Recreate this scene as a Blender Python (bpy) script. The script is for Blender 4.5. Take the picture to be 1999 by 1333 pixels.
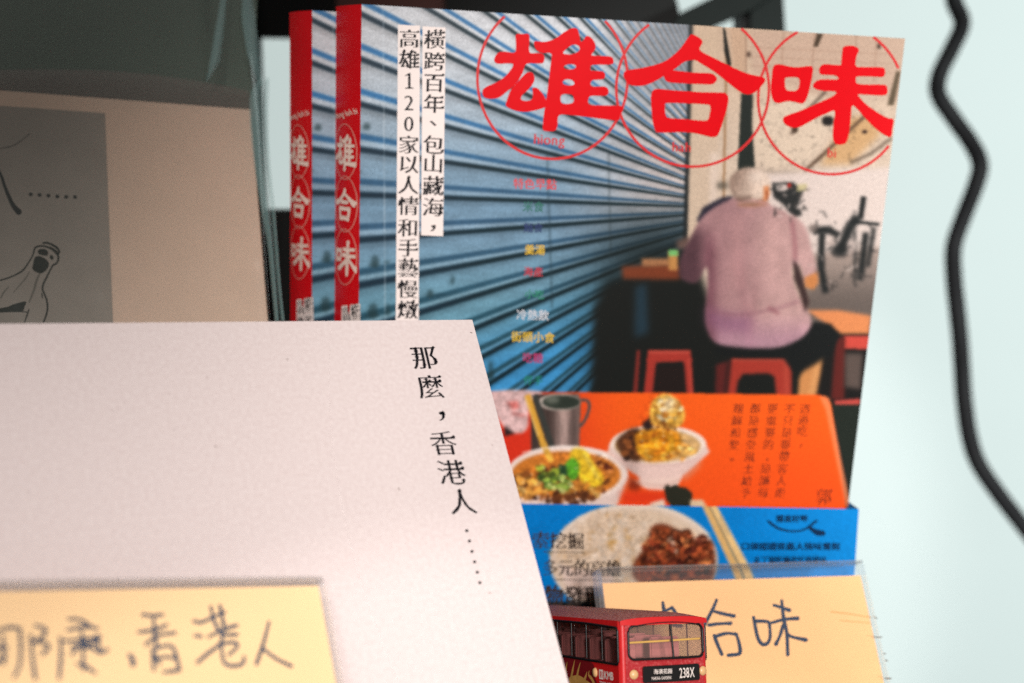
import bpy, bmesh, math, random
import numpy as np
from mathutils import Matrix, Vector
from mathutils.geometry import tessellate_polygon

for o in list(bpy.data.objects):
    bpy.data.objects.remove(o)
SC = bpy.context.scene
COL = SC.collection
rng = np.random.default_rng(7)
random.seed(7)

# ------------------------------------------------------------------ camera
F = 2200.0                     # focal length in photograph pixels (1999 wide)
PX, PY = 999.5, 666.5
PITCH = math.radians(8)
CAM = np.array([0.0, 0.0, 0.33])
CR = np.array([1.0, 0, 0])
CD = np.array([0, -math.sin(PITCH), -math.cos(PITCH)])    # image down
CF = np.array([0, math.cos(PITCH), -math.sin(PITCH)])     # forward
cd = bpy.data.cameras.new('camera')
cam = bpy.data.objects.new('camera', cd)
COL.objects.link(cam)
cam.location = CAM
cam.rotation_euler = (math.pi / 2 - PITCH, 0, 0)
cd.sensor_width = 36
cd.lens = 36 * F / 1999
cd.clip_start = 0.01
cd.clip_end = 50
cd.dof.use_dof = True
cd.dof.focus_distance = 0.322
cd.dof.aperture_fstop = 7.8
SC.camera = cam

# ------------------------------------------------------------------ light
w = bpy.data.worlds.new('World')
SC.world = w
w.use_nodes = True
bg = w.node_tree.nodes['Background']
bg.inputs[0].default_value = (1.0, 0.97, 0.94, 1)
bg.inputs[1].default_value = 0.26

def aim(o, loc, target):
    o.location = loc
    d = Vector(target) - Vector(loc)
    o.rotation_euler = d.to_track_quat('-Z', 'Y').to_euler()

def area(name, loc, target, size, power, col, spread=180):
    l = bpy.data.lights.new(name, 'AREA')
    l.shape = 'DISK'
    l.size = size
    l.energy = power
    l.color = col
    l.spread = math.radians(spread)
    o = bpy.data.objects.new(name, l)
    COL.objects.link(o)
    aim(o, loc, target)
    return o

def spot(name, loc, target, ang, blend, power, col, radius):
    l = bpy.data.lights.new(name, 'SPOT')
    l.spot_size = math.radians(ang)
    l.spot_blend = blend
    l.energy = power
    l.color = col
    l.shadow_soft_size = radius
    o = bpy.data.objects.new(name, l)
    COL.objects.link(o)
    aim(o, loc, target)
    return o

spot('shop_spot', (0.15, -0.75, 0.66), (0.13, 0.37, 0.25), 25.5, 0.30, 58, (1.0, 0.96, 0.93), 0.07)
spot('table_spot', (-0.27, -0.55, 0.85), (-0.25, 0.18, 0.18), 29, 0.85, 35, (1.0, 0.96, 0.94), 0.06)
spot('counter_spot', (0.05, -0.30, 0.85), (0.042, 0.137, 0.121), 26, 0.08, 8.5, (1.0, 0.98, 0.965), 0.012)
spot('wall_spot', (1.60, -1.40, 0.50), (0.27, 1.60, 0.09), 30, 0.12, 335, (0.925, 1.0, 0.985), 0.10)
SC.view_settings.view_transform = 'Standard'
SC.view_settings.look = 'None'
SC.view_settings.exposure = 0
SC.view_settings.gamma = 1
SC.render.engine = 'CYCLES'
SC.cycles.max_bounces = 8
SC.cycles.use_denoising = False
SC.cycles.transparent_max_bounces = 16

# ------------------------------------------------------------------ helpers
def lin(c):
    c = np.asarray(c, dtype=float) / 255.0
    return np.where(c <= 0.04045, c / 12.92, ((c + 0.055) / 1.055) ** 2.4)

def cam2world(p):
    p = np.asarray(p, float)
    return CAM + p[..., 0:1] * CR + p[..., 1:2] * CD + p[..., 2:3] * CF

def nrm(v):
    v = np.asarray(v, float)
    return v / np.linalg.norm(v)

class Plane:
    """a flat sheet: origin, right and down axes (seen from the front); local = (u, depth, -v)"""
    def __init__(s, O, r, d):
        s.O = np.asarray(O, float)
        s.r = nrm(r)
        d = np.asarray(d, float)
        d = d - (d @ s.r) * s.r
        s.d = nrm(d)
        s.n = np.cross(s.r, s.d)
    def uv(s, p):
        p = np.atleast_2d(np.asarray(p, float))
        ray = np.stack([(p[:, 0] - PX) / F, (p[:, 1] - PY) / F, np.ones(len(p))], 1)
        t = (s.O @ s.n) / (ray @ s.n)
        q = ray * t[:, None] - s.O
        return np.stack([q @ s.r, q @ s.d], 1)
    def pos(s, u, v, dep=0):
        return s.O + u * s.r + v * s.d + dep * s.n
    def px(s, u, v, dep=0.0):
        u = np.asarray(u, float)[..., None]
        v = np.asarray(v, float)[..., None]
        q = s.O + u * s.r + v * s.d + dep * s.n
        return PX + F * q[..., 0] / q[..., 2], PY + F * q[..., 1] / q[..., 2]
    def matrix(s, u=0, v=0, dep=0):
        o = cam2world(s.pos(u, v, dep)[None])[0]
        R = np.stack([CR, CD, CF], 1) @ np.stack([s.r, s.n, -s.d], 1)
        m = Matrix([list(R[i]) + [o[i]] for i in range(3)] + [[0, 0, 0, 1]])
        return m

def plane_at(x, y, z, s_r, s_d, c1):
    """a rectangular sheet whose upper right corner is seen at (x, y): its edges run with the given image slopes
    (right edge dy/dx, down edge dx/dy); c1 = how fast it recedes to the right"""
    a, b = (x - PX) / F, (y - PY) / F
    ry = s_r * (1 - a * c1) + b * c1
    c2 = -(s_d + ry) / (-s_d * b + a + c1)
    dx = s_d * (1 - b * c2) + a * c2
    return Plane(ray(x, y, z), (1, ry, c1), (dx, 1, c2))

def ray(x, y, z):
    return np.array([(x - PX) / F * z, (y - PY) / F * z, z])

def empty(name, m, label, cat, group=None):
    o = bpy.data.objects.new(name, None)
    COL.objects.link(o)
    o.empty_display_size = 0.01
    o.matrix_world = m
    o['label'] = label
    o['category'] = cat
    if group:
        o['group'] = group
    return o

def mesh_obj(name, verts, faces, mat, parent=None, smooth=False):
    me = bpy.data.meshes.new(name)
    me.from_pydata([tuple(map(float, v)) for v in verts], [], faces)
    me.validate()
    me.update()
    if smooth:
        me.shade_smooth()
    me.materials.append(mat)
    o = bpy.data.objects.new(name, me)
    COL.objects.link(o)
    if parent:
        o.parent = parent
    return o

def struct(o):
    o['kind'] = 'structure'
    return o

class MB:
    """collects simple shapes into one mesh"""
    def __init__(s):
        s.v, s.f = [], []
    def add(s, v, f):
        b = len(s.v)
        s.v += [tuple(map(float, p)) for p in v]
        s.f += [tuple(i + b for i in q) for q in f]
    def box(s, a, b):
        (x0, y0, z0), (x1, y1, z1) = a, b
        s.add([(x0, y0, z0), (x1, y0, z0), (x1, y1, z0), (x0, y1, z0), (x0, y0, z1), (x1, y0, z1), (x1, y1, z1), (x0, y1, z1)],
              [(0, 3, 2, 1), (4, 5, 6, 7), (0, 1, 5, 4), (1, 2, 6, 5), (2, 3, 7, 6), (3, 0, 4, 7)])
    def build(s, name, mat, parent=None, smooth=False, bevel=0, seg=2):
        o = mesh_obj(name, s.v, s.f, mat, parent, smooth)
        if bevel:
            bm = bmesh.new()
            bm.from_mesh(o.data)
            bmesh.ops.remove_doubles(bm, verts=bm.verts, dist=1e-7)
            bmesh.ops.bevel(bm, geom=list(bm.edges), offset=bevel, segments=seg, affect='EDGES', clamp_overlap=True)
            bm.to_mesh(o.data)
            bm.free()
        return o

def prism(poly, d0, d1):
    """poly = [(x, z)] seen from the front (-y); closed solid between depths d0 < d1"""
    n = len(poly)
    v = [(p[0], d0, p[1]) for p in poly] + [(p[0], d1, p[1]) for p in poly]
    tri = tessellate_polygon([[Vector((p[0], p[1], 0)) for p in poly]])
    f = []
    for t in tri:
        f.append(tuple(t))
        f.append(tuple(i + n for i in reversed(t)))
    for i in range(n):
        j = (i + 1) % n
        f.append((i, j, j + n, i + n))
    return v, f

def fix_normals(o):
    bm = bmesh.new()
    bm.from_mesh(o.data)
    bmesh.ops.recalc_face_normals(bm, faces=bm.faces)
    bm.to_mesh(o.data)
    bm.free()

def catmull(pts, n=5, closed=True):
    p = np.asarray(pts, float)
    N = len(p)
    out = []
    rngi = range(N) if closed else range(N - 1)
    for i in rngi:
        if closed:
            a, b, c, d = p[i - 1], p[i], p[(i + 1) % N], p[(i + 2) % N]
        else:
            a, b, c, d = p[max(i - 1, 0)], p[i], p[i + 1], p[min(i + 2, N - 1)]
        for k in range(n):
            t = k / n
            out.append(0.5 * ((2 * b) + (-a + c) * t + (2 * a - 5 * b + 4 * c - d) * t * t + (-a + 3 * b - 3 * c + d) * t ** 3))
    if not closed:
        out.append(p[-1])
    return np.array(out)

# flat print pieces: every function returns (points in pixel space, faces, layer)
def shape_outline(outer, holes=(), n=4, layer=0):
    loops = [catmull(outer, n)] + [catmull(h, n) for h in holes]
    flat = np.concatenate(loops)
    tri = tessellate_polygon([[Vector((q[0], q[1], 0)) for q in l] for l in loops])
    return flat, [tuple(t) for t in tri], layer

def shape_poly(pts, layer=0):
    pts = np.asarray(pts, float)
    tri = tessellate_polygon([[Vector((q[0], q[1], 0)) for q in pts]])
    return pts, [tuple(t) for t in tri], layer

def shape_ring(cx, cy, rx, ry, wd, n=120, layer=0, keep=None):
    a = np.linspace(0, 2 * np.pi, n, endpoint=False)
    o = np.stack([cx + (rx + wd / 2) * np.cos(a), cy + (ry + wd / 2) * np.sin(a)], 1)
    i = np.stack([cx + (rx - wd / 2) * np.cos(a), cy + (ry - wd / 2) * np.sin(a)], 1)
    f = []
    for k in range(n):
        j = (k + 1) % n
        if keep is None or (keep(o[k]) and keep(o[j])):
            f.append((k, j, n + j, n + k))
    return np.concatenate([o, i]), f, layer

def shape_disc(cx, cy, rx, ry, n=24, layer=0):
    a = np.linspace(0, 2 * np.pi, n, endpoint=False)
    return np.stack([cx + rx * np.cos(a), cy + ry * np.sin(a)], 1), [tuple(range(n))], layer

def shape_stroke(pts, wd, layer=0, taper=None, smooth=True):
    p = catmull(pts, 5, False) if smooth and len(pts) > 2 else np.asarray(pts, float)
    if len(pts) == 2:
        p = np.linspace(p[0], p[-1], 6)
    n = len(p)
    t = np.gradient(p, axis=0)
    t /= np.linalg.norm(t, axis=1)[:, None] + 1e-9
    nn = np.stack([-t[:, 1], t[:, 0]], 1)
    ww = np.full(n, wd / 2.0)
    ww = ww * (1 + 0.10 * np.sin(np.linspace(0, 5, n) + pts[0][0]))
    if taper:
        ww = ww * np.interp(np.linspace(0, 1, n), np.linspace(0, 1, len(taper)), taper)
    L, R = p + nn * ww[:, None], p - nn * ww[:, None]
    V = list(L) + list(R)
    fc = [(i, i + 1, n + i + 1, n + i) for i in range(n - 1)]
    for end, sgn in ((0, -1), (n - 1, 1)):
        base = len(V)
        k = 6
        th = [math.pi / 2 - math.pi * q / k for q in range(k + 1)]
        for a in th:
            V.append(p[end] + ww[end] * (sgn * t[end] * math.cos(a) + nn[end] * math.sin(a)))
        fc.append(tuple(range(base, base + k + 1)))
    return np.array(V), fc, layer

_glyph = {}
_tc = bpy.data.curves.new('glyph', 'FONT')
_to = bpy.data.objects.new('glyph', _tc)
COL.objects.link(_to)
def glyph(ch, style):
    """outline of one character in em units, centred; style (thin, bold, serif)"""
    key = (ch, style)
    if key in _glyph:
        return _glyph[key]
    thin, bold, serif = style
    _tc.body = ch
    _tc.resolution_u = 3
    bpy.context.view_layer.update()
    me = bpy.data.meshes.new_from_object(_to.evaluated_get(bpy.context.evaluated_depsgraph_get()))
    V = np.array([v.co[:2] for v in me.vertices]).reshape(-1, 2)
    faces = [tuple(p.vertices) for p in me.polygons]
    bpy.data.meshes.remove(me)
    if len(V) == 0:
        _glyph[key] = (np.zeros((0, 2)), [], 0.4)
        return _glyph[key]
    cnt = {}
    for f in faces:
        q = V[list(f)]
        ar = sum(q[i][0] * q[(i + 1) % len(f)][1] - q[(i + 1) % len(f)][0] * q[i][1] for i in range(len(f)))
        ff = f if ar > 0 else f[::-1]
        for i in range(len(ff)):
            a, b = ff[i], ff[(i + 1) % len(ff)]
            cnt.setdefault((min(a, b), max(a, b)), []).append((a, b))
    N = np.zeros_like(V)
    bnd = [e[0] for e in cnt.values() if len(e) == 1]
    for a, b in bnd:
        d = V[b] - V[a]
        l = np.linalg.norm(d) + 1e-9
        nrmv = np.array([d[1], -d[0]]) / l
        N[a] += nrmv
        N[b] += nrmv
    N /= np.linalg.norm(N, axis=1)[:, None] + 1e-9
    x0, x1 = V[:, 0].min(), V[:, 0].max()
    wide = x1 - x0
    V2 = V + np.stack([N[:, 0] * bold, -N[:, 1] * thin], 1)
    V2l = list(map(tuple, V2))
    fl = list(faces)
    if serif:
        for a, b in bnd:
            d = V[b] - V[a]
            l = np.linalg.norm(d)
            if 0.045 < l < 0.11 and d[1] > 0.9 * l:       # right end of a horizontal stroke
                top = V2[b]
                i = len(V2l)
                V2l += [(top[0] - 0.15, top[1] - 0.004), (top[0] + 0.035, top[1] - 0.004), (top[0] - 0.03, top[1] + 0.075)]
                fl.append((i, i + 1, i + 2))
    V2 = np.array(V2l)
    V2[:, 0] -= 0.5 if ord(ch) > 0x2000 else (x0 + x1) / 2
    V2[:, 1] -= 0.36
    _glyph[key] = (V2, fl, wide)
    return _glyph[key]

MING = (0.019, 0.006, True)
BOLDMING = (0.014, 0.028, True)
SANS = (0.0, 0.0, False)
BOLD = (-0.022, 0.022, False)

def shape_char(ch, cx, cy, sx, sy, style=MING, rot=0.0, shear=0.0, layer=0):
    V, f, wd = glyph(ch, style)
    if len(V) == 0:
        return None
    x = V[:, 0] * sx + shear * V[:, 1] * sy
    y = -V[:, 1] * sy
    c, s = math.cos(rot), math.sin(rot)
    return np.stack([cx + c * x - s * y, cy + s * x + c * y], 1), f, layer

def text_line(txt, x, y, size, style=MING, rot=0.0, sx=1.0, layer=0, track=0.04):
    """latin text from (x, y) baseline middle; returns shapes"""
    out = []
    c, s = math.cos(rot), math.sin(rot)
    pos = 0
    for ch in txt:
        if ch == ' ':
            pos += 0.3 * size * sx
            continue
        V, f, wd = glyph(ch, style)
        adv = (1.0 if ord(ch) > 0x2000 else wd + 0.08) * size * sx
        pos += adv / 2
        out.append(shape_char(ch, x + c * pos, y + s * pos, size * sx, size, style, rot, 0, layer))
        pos += adv / 2 + track * size
    return out

LAYER = 1.2e-5
def print_mesh(name, plane, shapes, mat, parent, base, lift=6e-5, warp=None):
    """a film of ink on a sheet: pixel-space outlines laid onto the plane, in the parent's local axes"""
    V, Fc = [], []
    ub, vb = base
    for sh in shapes:
        if sh is None:
            continue
        pts, f, layer = sh
        uv = plane.uv(pts) if warp is None else warp(pts)
        b = len(V)
        for q in uv:
            V.append((q[0] - ub, -lift - layer * LAYER, vb - q[1]))
        Fc += [tuple(i + b for i in t) for t in f]
    o = mesh_obj(name, V, Fc, mat, parent)
    return o

# ------------------------------------------------------------------ materials
def new_mat(name):
    m = bpy.data.materials.new(name)
    m.use_nodes = True
    return m, m.node_tree, m.node_tree.nodes['Principled BSDF']

def simple(name, rgb, rough=0.5, spec=0.3, var=0.06, scale=120, bump=0.0, bscale=900, metal=0.0, coat=0.0, dist=0.0004):
    """base colour with a little uneven tone and fine relief"""
    m, t, p = new_mat(name)
    c = lin(rgb)
    tc = t.nodes.new('ShaderNodeTexCoord')
    nz = t.nodes.new('ShaderNodeTexNoise')
    nz.inputs['Scale'].default_value = scale
    nz.inputs['Detail'].default_value = 5
    t.links.new(tc.outputs['Object'], nz.inputs['Vector'])
    rp = t.nodes.new('ShaderNodeValToRGB')
    rp.color_ramp.elements[0].position = 0.3
    rp.color_ramp.elements[1].position = 0.7
    rp.color_ramp.elements[0].color = (*(c * (1 - var)), 1)
    rp.color_ramp.elements[1].color = (*np.minimum(c * (1 + var), 1), 1)
    t.links.new(nz.outputs['Fac'], rp.inputs['Fac'])
    t.links.new(rp.outputs['Color'], p.inputs['Base Color'])
    p.inputs['Roughness'].default_value = rough
    p.inputs['Specular IOR Level'].default_value = spec
    p.inputs['Metallic'].default_value = metal
    p.inputs['Coat Weight'].default_value = coat
    if bump:
        n2 = t.nodes.new('ShaderNodeTexNoise')
        n2.inputs['Scale'].default_value = bscale
        n2.inputs['Detail'].default_value = 6
        t.links.new(tc.outputs['Object'], n2.inputs['Vector'])
        b = t.nodes.new('ShaderNodeBump')
        b.inputs['Strength'].default_value = bump
        b.inputs['Distance'].default_value = dist
        t.links.new(n2.outputs['Fac'], b.inputs['Height'])
        t.links.new(b.outputs['Normal'], p.inputs['Normal'])
    return m

def printed(name, rough=0.38, spec=0.25):
    """offset print on coated board: ink colours come from the sheet's own colour layer, plus a fine print grain"""
    m, t, p = new_mat(name)
    at = t.nodes.new('ShaderNodeVertexColor')
    at.layer_name = 'ink'
    tc = t.nodes.new('ShaderNodeTexCoord')
    nz = t.nodes.new('ShaderNodeTexNoise')
    nz.inputs['Scale'].default_value = 1600
    nz.inputs['Detail'].default_value = 3
    t.links.new(tc.outputs['Object'], nz.inputs['Vector'])
    mr = t.nodes.new('ShaderNodeMapRange')
    mr.inputs['From Min'].default_value = 0.25
    mr.inputs['From Max'].default_value = 0.75
    mr.inputs['To Min'].default_value = 0.80
    mr.inputs['To Max'].default_value = 1.16
    t.links.new(nz.outputs['Fac'], mr.inputs['Value'])
    mx = t.nodes.new('ShaderNodeVectorMath')
    mx.operation = 'SCALE'
    t.links.new(at.outputs['Color'], mx.inputs[0])
    t.links.new(mr.outputs['Result'], mx.inputs['Scale'])
    t.links.new(mx.outputs[0], p.inputs['Base Color'])
    p.inputs['Roughness'].default_value = rough
    p.inputs['Specular IOR Level'].default_value = spec * 0.6
    return m

def paper_grey():
    m, t, p = new_mat('uncoated_grey_paper')
    tc = t.nodes.new('ShaderNodeTexCoord')
    def noise(s, d):
        n = t.nodes.new('ShaderNodeTexNoise')
        n.inputs['Scale'].default_value = s
        n.inputs['Detail'].default_value = d
        t.links.new(tc.outputs['Object'], n.inputs['Vector'])
        return n
    a = noise(900, 6)
    r1 = t.nodes.new('ShaderNodeValToRGB')
    r1.color_ramp.elements[0].position = 0.30
    r1.color_ramp.elements[1].position = 0.72
    r1.color_ramp.elements[0].color = (*lin((208, 192, 189)), 1)
    r1.color_ramp.elements[1].color = (*lin((218, 204, 201)), 1)
    t.links.new(a.outputs['Fac'], r1.inputs['Fac'])
    v = t.nodes.new('ShaderNodeTexVoronoi')
    v.inputs['Scale'].default_value = 330
    mp = t.nodes.new('ShaderNodeMapping')
    mp.inputs['Scale'].default_value = (1.0, 1.0, 0.55)
    mp.inputs['Rotation'].default_value = (0.0, 0.6, 0.0)
    t.links.new(tc.outputs['Object'], mp.inputs['Vector'])
    t.links.new(mp.outputs['Vector'], v.inputs['Vector'])
    r2 = t.nodes.new('ShaderNodeValToRGB')
    r2.color_ramp.elements[0].position = 0.03
    r2.color_ramp.elements[1].position = 0.10
    r2.color_ramp.elements[0].color = (1, 1, 1, 1)
    r2.color_ramp.elements[1].color = (0, 0, 0, 1)
    t.links.new(v.outputs['Distance'], r2.inputs['Fac'])
    rc = t.nodes.new('ShaderNodeMath')
    rc.operation = 'GREATER_THAN'
    rc.inputs[1].default_value = 0.80
    sp = t.nodes.new('ShaderNodeSeparateColor')
    t.links.new(v.outputs['Color'], sp.inputs['Color'])
    t.links.new(sp.outputs[0], rc.inputs[0])
    mm = t.nodes.new('ShaderNodeMath')
    mm.operation = 'MULTIPLY'
    t.links.new(rc.outputs[0], mm.inputs[0])
    t.links.new(r2.outputs['Color'], mm.inputs[1])
    m3 = t.nodes.new('ShaderNodeMath')
    m3.operation = 'MULTIPLY'
    m3.inputs[1].default_value = 0.30
    t.links.new(mm.outputs[0], m3.inputs[0])
    mix = t.nodes.new('ShaderNodeMix')
    mix.data_type = 'RGBA'
    mix.inputs['B'].default_value = (*lin((140, 118, 112)), 1)
    t.links.new(m3.outputs[0], mix.inputs['Factor'])
    t.links.new(r1.outputs['Color'], mix.inputs['A'])
    t.links.new(mix.outputs['Result'], p.inputs['Base Color'])
    p.inputs['Roughness'].default_value = 0.75
    p.inputs['Specular IOR Level'].default_value = 0.2
    b = t.nodes.new('ShaderNodeBump')
    b.inputs['Strength'].default_value = 0.10
    b.inputs['Distance'].default_value = 0.0002
    t.links.new(a.outputs['Fac'], b.inputs['Height'])
    t.links.new(b.outputs['Normal'], p.inputs['Normal'])
    return m

def film(name, tint, clear=0.72, gloss=0.10, rough=0.18, bump=0.0, bscale=40, fres=0.6):
    """thin plastic: mostly clear, a little milky, with a soft sheen"""
    m, t, p = new_mat(name)
    t.nodes.remove(p)
    out = t.nodes['Material Output']
    tr = t.nodes.new('ShaderNodeBsdfTransparent')
    tr.inputs[0].default_value = (1.0, 1.0, 1.0, 1)
    df = t.nodes.new('ShaderNodeBsdfDiffuse')
    df.inputs[0].default_value = (*lin(tint), 1)
    gl = t.nodes.new('ShaderNodeBsdfGlossy')
    gl.inputs['Roughness'].default_value = rough
    m1 = t.nodes.new('ShaderNodeMixShader')
    m2 = t.nodes.new('ShaderNodeMixShader')
    m1.inputs[0].default_value = clear
    t.links.new(df.outputs[0], m1.inputs[1])
    t.links.new(tr.outputs[0], m1.inputs[2])
    fr = t.nodes.new('ShaderNodeLayerWeight')
    fr.inputs['Blend'].default_value = 0.25
    ml = t.nodes.new('ShaderNodeMath')
    ml.operation = 'MULTIPLY_ADD'
    ml.inputs[1].default_value = fres
    ml.inputs[2].default_value = gloss
    t.links.new(fr.outputs['Fresnel'], ml.inputs[0])
    ml.use_clamp = True
    t.links.new(ml.outputs[0], m2.inputs[0])
    t.links.new(m1.outputs[0], m2.inputs[1])
    t.links.new(gl.outputs[0], m2.inputs[2])
    t.links.new(m2.outputs[0], out.inputs['Surface'])
    if bump:
        tc = t.nodes.new('ShaderNodeTexCoord')
        n2 = t.nodes.new('ShaderNodeTexNoise')
        n2.inputs['Scale'].default_value = bscale
        t.links.new(tc.outputs['Object'], n2.inputs['Vector'])
        b = t.nodes.new('ShaderNodeBump')
        b.inputs['Strength'].default_value = bump
        b.inputs['Distance'].default_value = 0.004
        t.links.new(n2.outputs['Fac'], b.inputs['Height'])
        t.links.new(b.outputs['Normal'], gl.inputs['Normal'])
        t.links.new(b.outputs['Normal'], df.inputs['Normal'])
    return m

M = {}
M['ink_cover'] = printed('printed_cover_board')
M['red'] = simple('red_cover_ink', (213, 9, 22), 0.36, 0.08, 0.05, 60)
M['title_red'] = simple('red_title_ink', (214, 2, 16), 0.4, 0.08, 0.03, 500)
M['ring_red'] = simple('red_ring_ink', (204, 40, 42), 0.4, 0.2, 0.06, 700)
M['black_ink'] = simple('black_ink', (16, 14, 20), 0.5, 0.2, 0.1, 800)
M['soft_black'] = simple('faded_black_ink', (58, 46, 40), 0.5, 0.2, 0.1, 800)
M['strip'] = simple('cream_label_print', (243, 228, 222), 0.4, 0.2, 0.015, 300)
M['cream_ink'] = simple('cream_spine_ink', (242, 214, 200), 0.42, 0.2, 0.03, 500)
M['pages'] = simple('page_block_paper', (226, 214, 196), 0.8, 0.1, 0.08, 400, 0.3, 1500)
M['grey_paper'] = paper_grey()
M['pen_blue'] = simple('blue_black_marker', (38, 56, 82), 0.55, 0.2, 0.15, 500)
M['card'] = simple('kraft_yellow_paper', (248, 194, 136), 0.7, 0.2, 0.035, 35, 0.15, 700)
M['card_light'] = simple('pale_yellow_paper', (247, 206, 154), 0.7, 0.2, 0.02, 35, 0.1, 700)
M['tick'] = simple('pencil_mark', (110, 95, 85), 0.7, 0.1)
M['acrylic'] = film('clear_acrylic', (226, 230, 230), 0.985, 0.008, 0.06, fres=0.10)
M['acrylic_edge'] = film('acrylic_cut_edge', (196, 190, 186), 0.82, 0.06, 0.12, fres=0.3)
M['black_metal'] = simple('black_painted_metal', (12, 13, 12), 0.55, 0.12, 0.15, 30, 0.1, 600)
M['dark_green'] = simple('dark_grey_green_metal', (17, 23, 21), 0.6, 0.1, 0.12, 25)
M['brown'] = simple('dark_brown_card', (62, 30, 24), 0.6, 0.2)
M['wall'] = simple('pale_wall_paint', (222, 233, 232), 0.7, 0.2, 0.012, 4)
M['cable'] = simple('black_rubber_cable', (22, 22, 24), 0.7, 0.2, 0.1, 60)
M['tan_board'] = simple('tan_book_board', (212, 184, 163), 0.6, 0.2, 0.03, 60, 0.1, 900)
M['panel_grey'] = simple('dark_grey_printed_panel', (148, 138, 128), 0.6, 0.2, 0.05, 90)
M['sketch'] = simple('sketch_ink', (14, 13, 12), 0.6, 0.1)
M['sleeve_back'] = film('milky_plastic_back', (132, 152, 136), 0.60, 0.02, 0.25, 0.6, 45)
M['sleeve'] = film('milky_plastic_sleeve', (124, 132, 122), 0.86, 0.02, 0.25, 0.6, 45)
M['bus_red'] = simple('bus_red_paint', (190, 26, 28), 0.32, 0.5, 0.07, 220, 0.03, 1500, 0, 0.25)

def dusty(name, base, dust, amt=0.5, scale=900, rough=0.5):
    m, t, p = new_mat(name)
    tc = t.nodes.new('ShaderNodeTexCoord')
    n = t.nodes.new('ShaderNodeTexNoise')
    n.inputs['Scale'].default_value = scale
    n.inputs['Detail'].default_value = 8
    n.inputs['Roughness'].default_value = 0.75
    t.links.new(tc.outputs['Object'], n.inputs['Vector'])
    r = t.nodes.new('ShaderNodeValToRGB')
    r.color_ramp.elements[0].position = 0.62 - amt * 0.3
    r.color_ramp.elements[1].position = 0.72
    r.color_ramp.elements[0].color = (*lin(base), 1)
    r.color_ramp.elements[1].color = (*lin(dust), 1)
    t.links.new(n.outputs['Fac'], r.inputs['Fac'])
    t.links.new(r.outputs['Color'], p.inputs['Base Color'])
    p.inputs['Roughness'].default_value = rough
    return m
M['bus_roof'] = dusty('dusty_bus_roof', (124, 34, 38), (200, 150, 142), 0.70, 1500, 0.65)
M['bus_front'] = dusty('dusty_bus_front', (160, 30, 36), (196, 104, 100), 0.40, 1600, 0.4)
M['bus_black'] = simple('bus_black_trim', (14, 12, 12), 0.4, 0.4)
M['bus_glass'] = film('bus_window_glass', (176, 140, 132), 0.80, 0.05, 0.06, fres=0.5)
M['bus_glass_dark'] = film('bus_side_glass', (52, 30, 27), 0.42, 0.015, 0.10, fres=0.10)
M['film_highlight'] = film('highlight_tinted_film', (146, 182, 180), 0.64, 0.04, 0.2, fres=0.3)  # pale teal stands in for the highlight on the sleeve's folds
M['bus_seat'] = simple('pink_bus_seat', (190, 112, 108), 0.6, 0.3)
M['bus_inside'] = simple('bus_interior', (120, 92, 88), 0.6, 0.2)
M['bus_yellow'] = simple('yellow_handrail', (244, 190, 70), 0.4, 0.4)
M['bus_lamp'] = simple('cream_lamp', (208, 164, 114), 0.3, 0.4)
M['bus_white'] = simple('white_lettering', (226, 212, 204), 0.4, 0.3)
M['bus_gold'] = simple('gold_decal', (178, 134, 70), 0.45, 0.3, 0.15, 500)
M['bus_maroon'] = simple('maroon_decal', (110, 18, 24), 0.4, 0.3)
M['tyre'] = simple('rubber_tyre', (25, 24, 24), 0.8, 0.2)
M['rim'] = simple('grey_rim', (150, 150, 150), 0.4, 0.4)

def set_ink(o, rgb):
    """rgb (n,3) linear per vertex"""
    me = o.data
    ca = me.color_attributes.new('ink', 'FLOAT_COLOR', 'POINT')
    a = np.ones((len(me.vertices), 4), dtype=np.float32)
    a[:, :3] = rgb
    ca.data.foreach_set('color', a.ravel())

def sheet(name, P3, nx, ny, mat, parent):
    """grid mesh from an (ny, nx, 3) array of local points"""
    me = bpy.data.meshes.new(name)
    me.vertices.add(nx * ny)
    me.vertices.foreach_set('co', P3.reshape(-1).astype(np.float32))
    idx = np.arange(nx * ny).reshape(ny, nx)
    q = np.stack([idx[1:, :-1], idx[1:, 1:], idx[:-1, 1:], idx[:-1, :-1]], -1).reshape(-1, 4)
    me.loops.add(q.size)
    me.loops.foreach_set('vertex_index', q.ravel().astype(np.int32))
    me.polygons.add(len(q))
    me.polygons.foreach_set('loop_start', (np.arange(len(q)) * 4).astype(np.int32))
    me.update(calc_edges=True)
    me.validate()
    me.shade_smooth()
    me.materials.append(mat)
    o = bpy.data.objects.new(name, me)
    COL.objects.link(o)
    o.parent = parent
    return o

# ------------------------------------------------------------------ a small paint box for the printed pictures
def gblur(a, s):
    if s <= 0.3:
        return a
    k = int(max(1, round(3 * s)))
    x = np.arange(-k, k + 1)
    g = np.exp(-x * x / (2 * s * s))
    g /= g.sum()
    if a.ndim == 2:
        a = a[..., None]
        sq = True
    else:
        sq = False
    p = np.pad(a, ((k, k), (0, 0), (0, 0)), mode='edge')
    o = sum(g[i] * p[i:i + a.shape[0]] for i in range(2 * k + 1))
    p = np.pad(o, ((0, 0), (k, k), (0, 0)), mode='edge')
    o = sum(g[i] * p[:, i:i + a.shape[1]] for i in range(2 * k + 1))
    return o[..., 0] if sq else o

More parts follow.
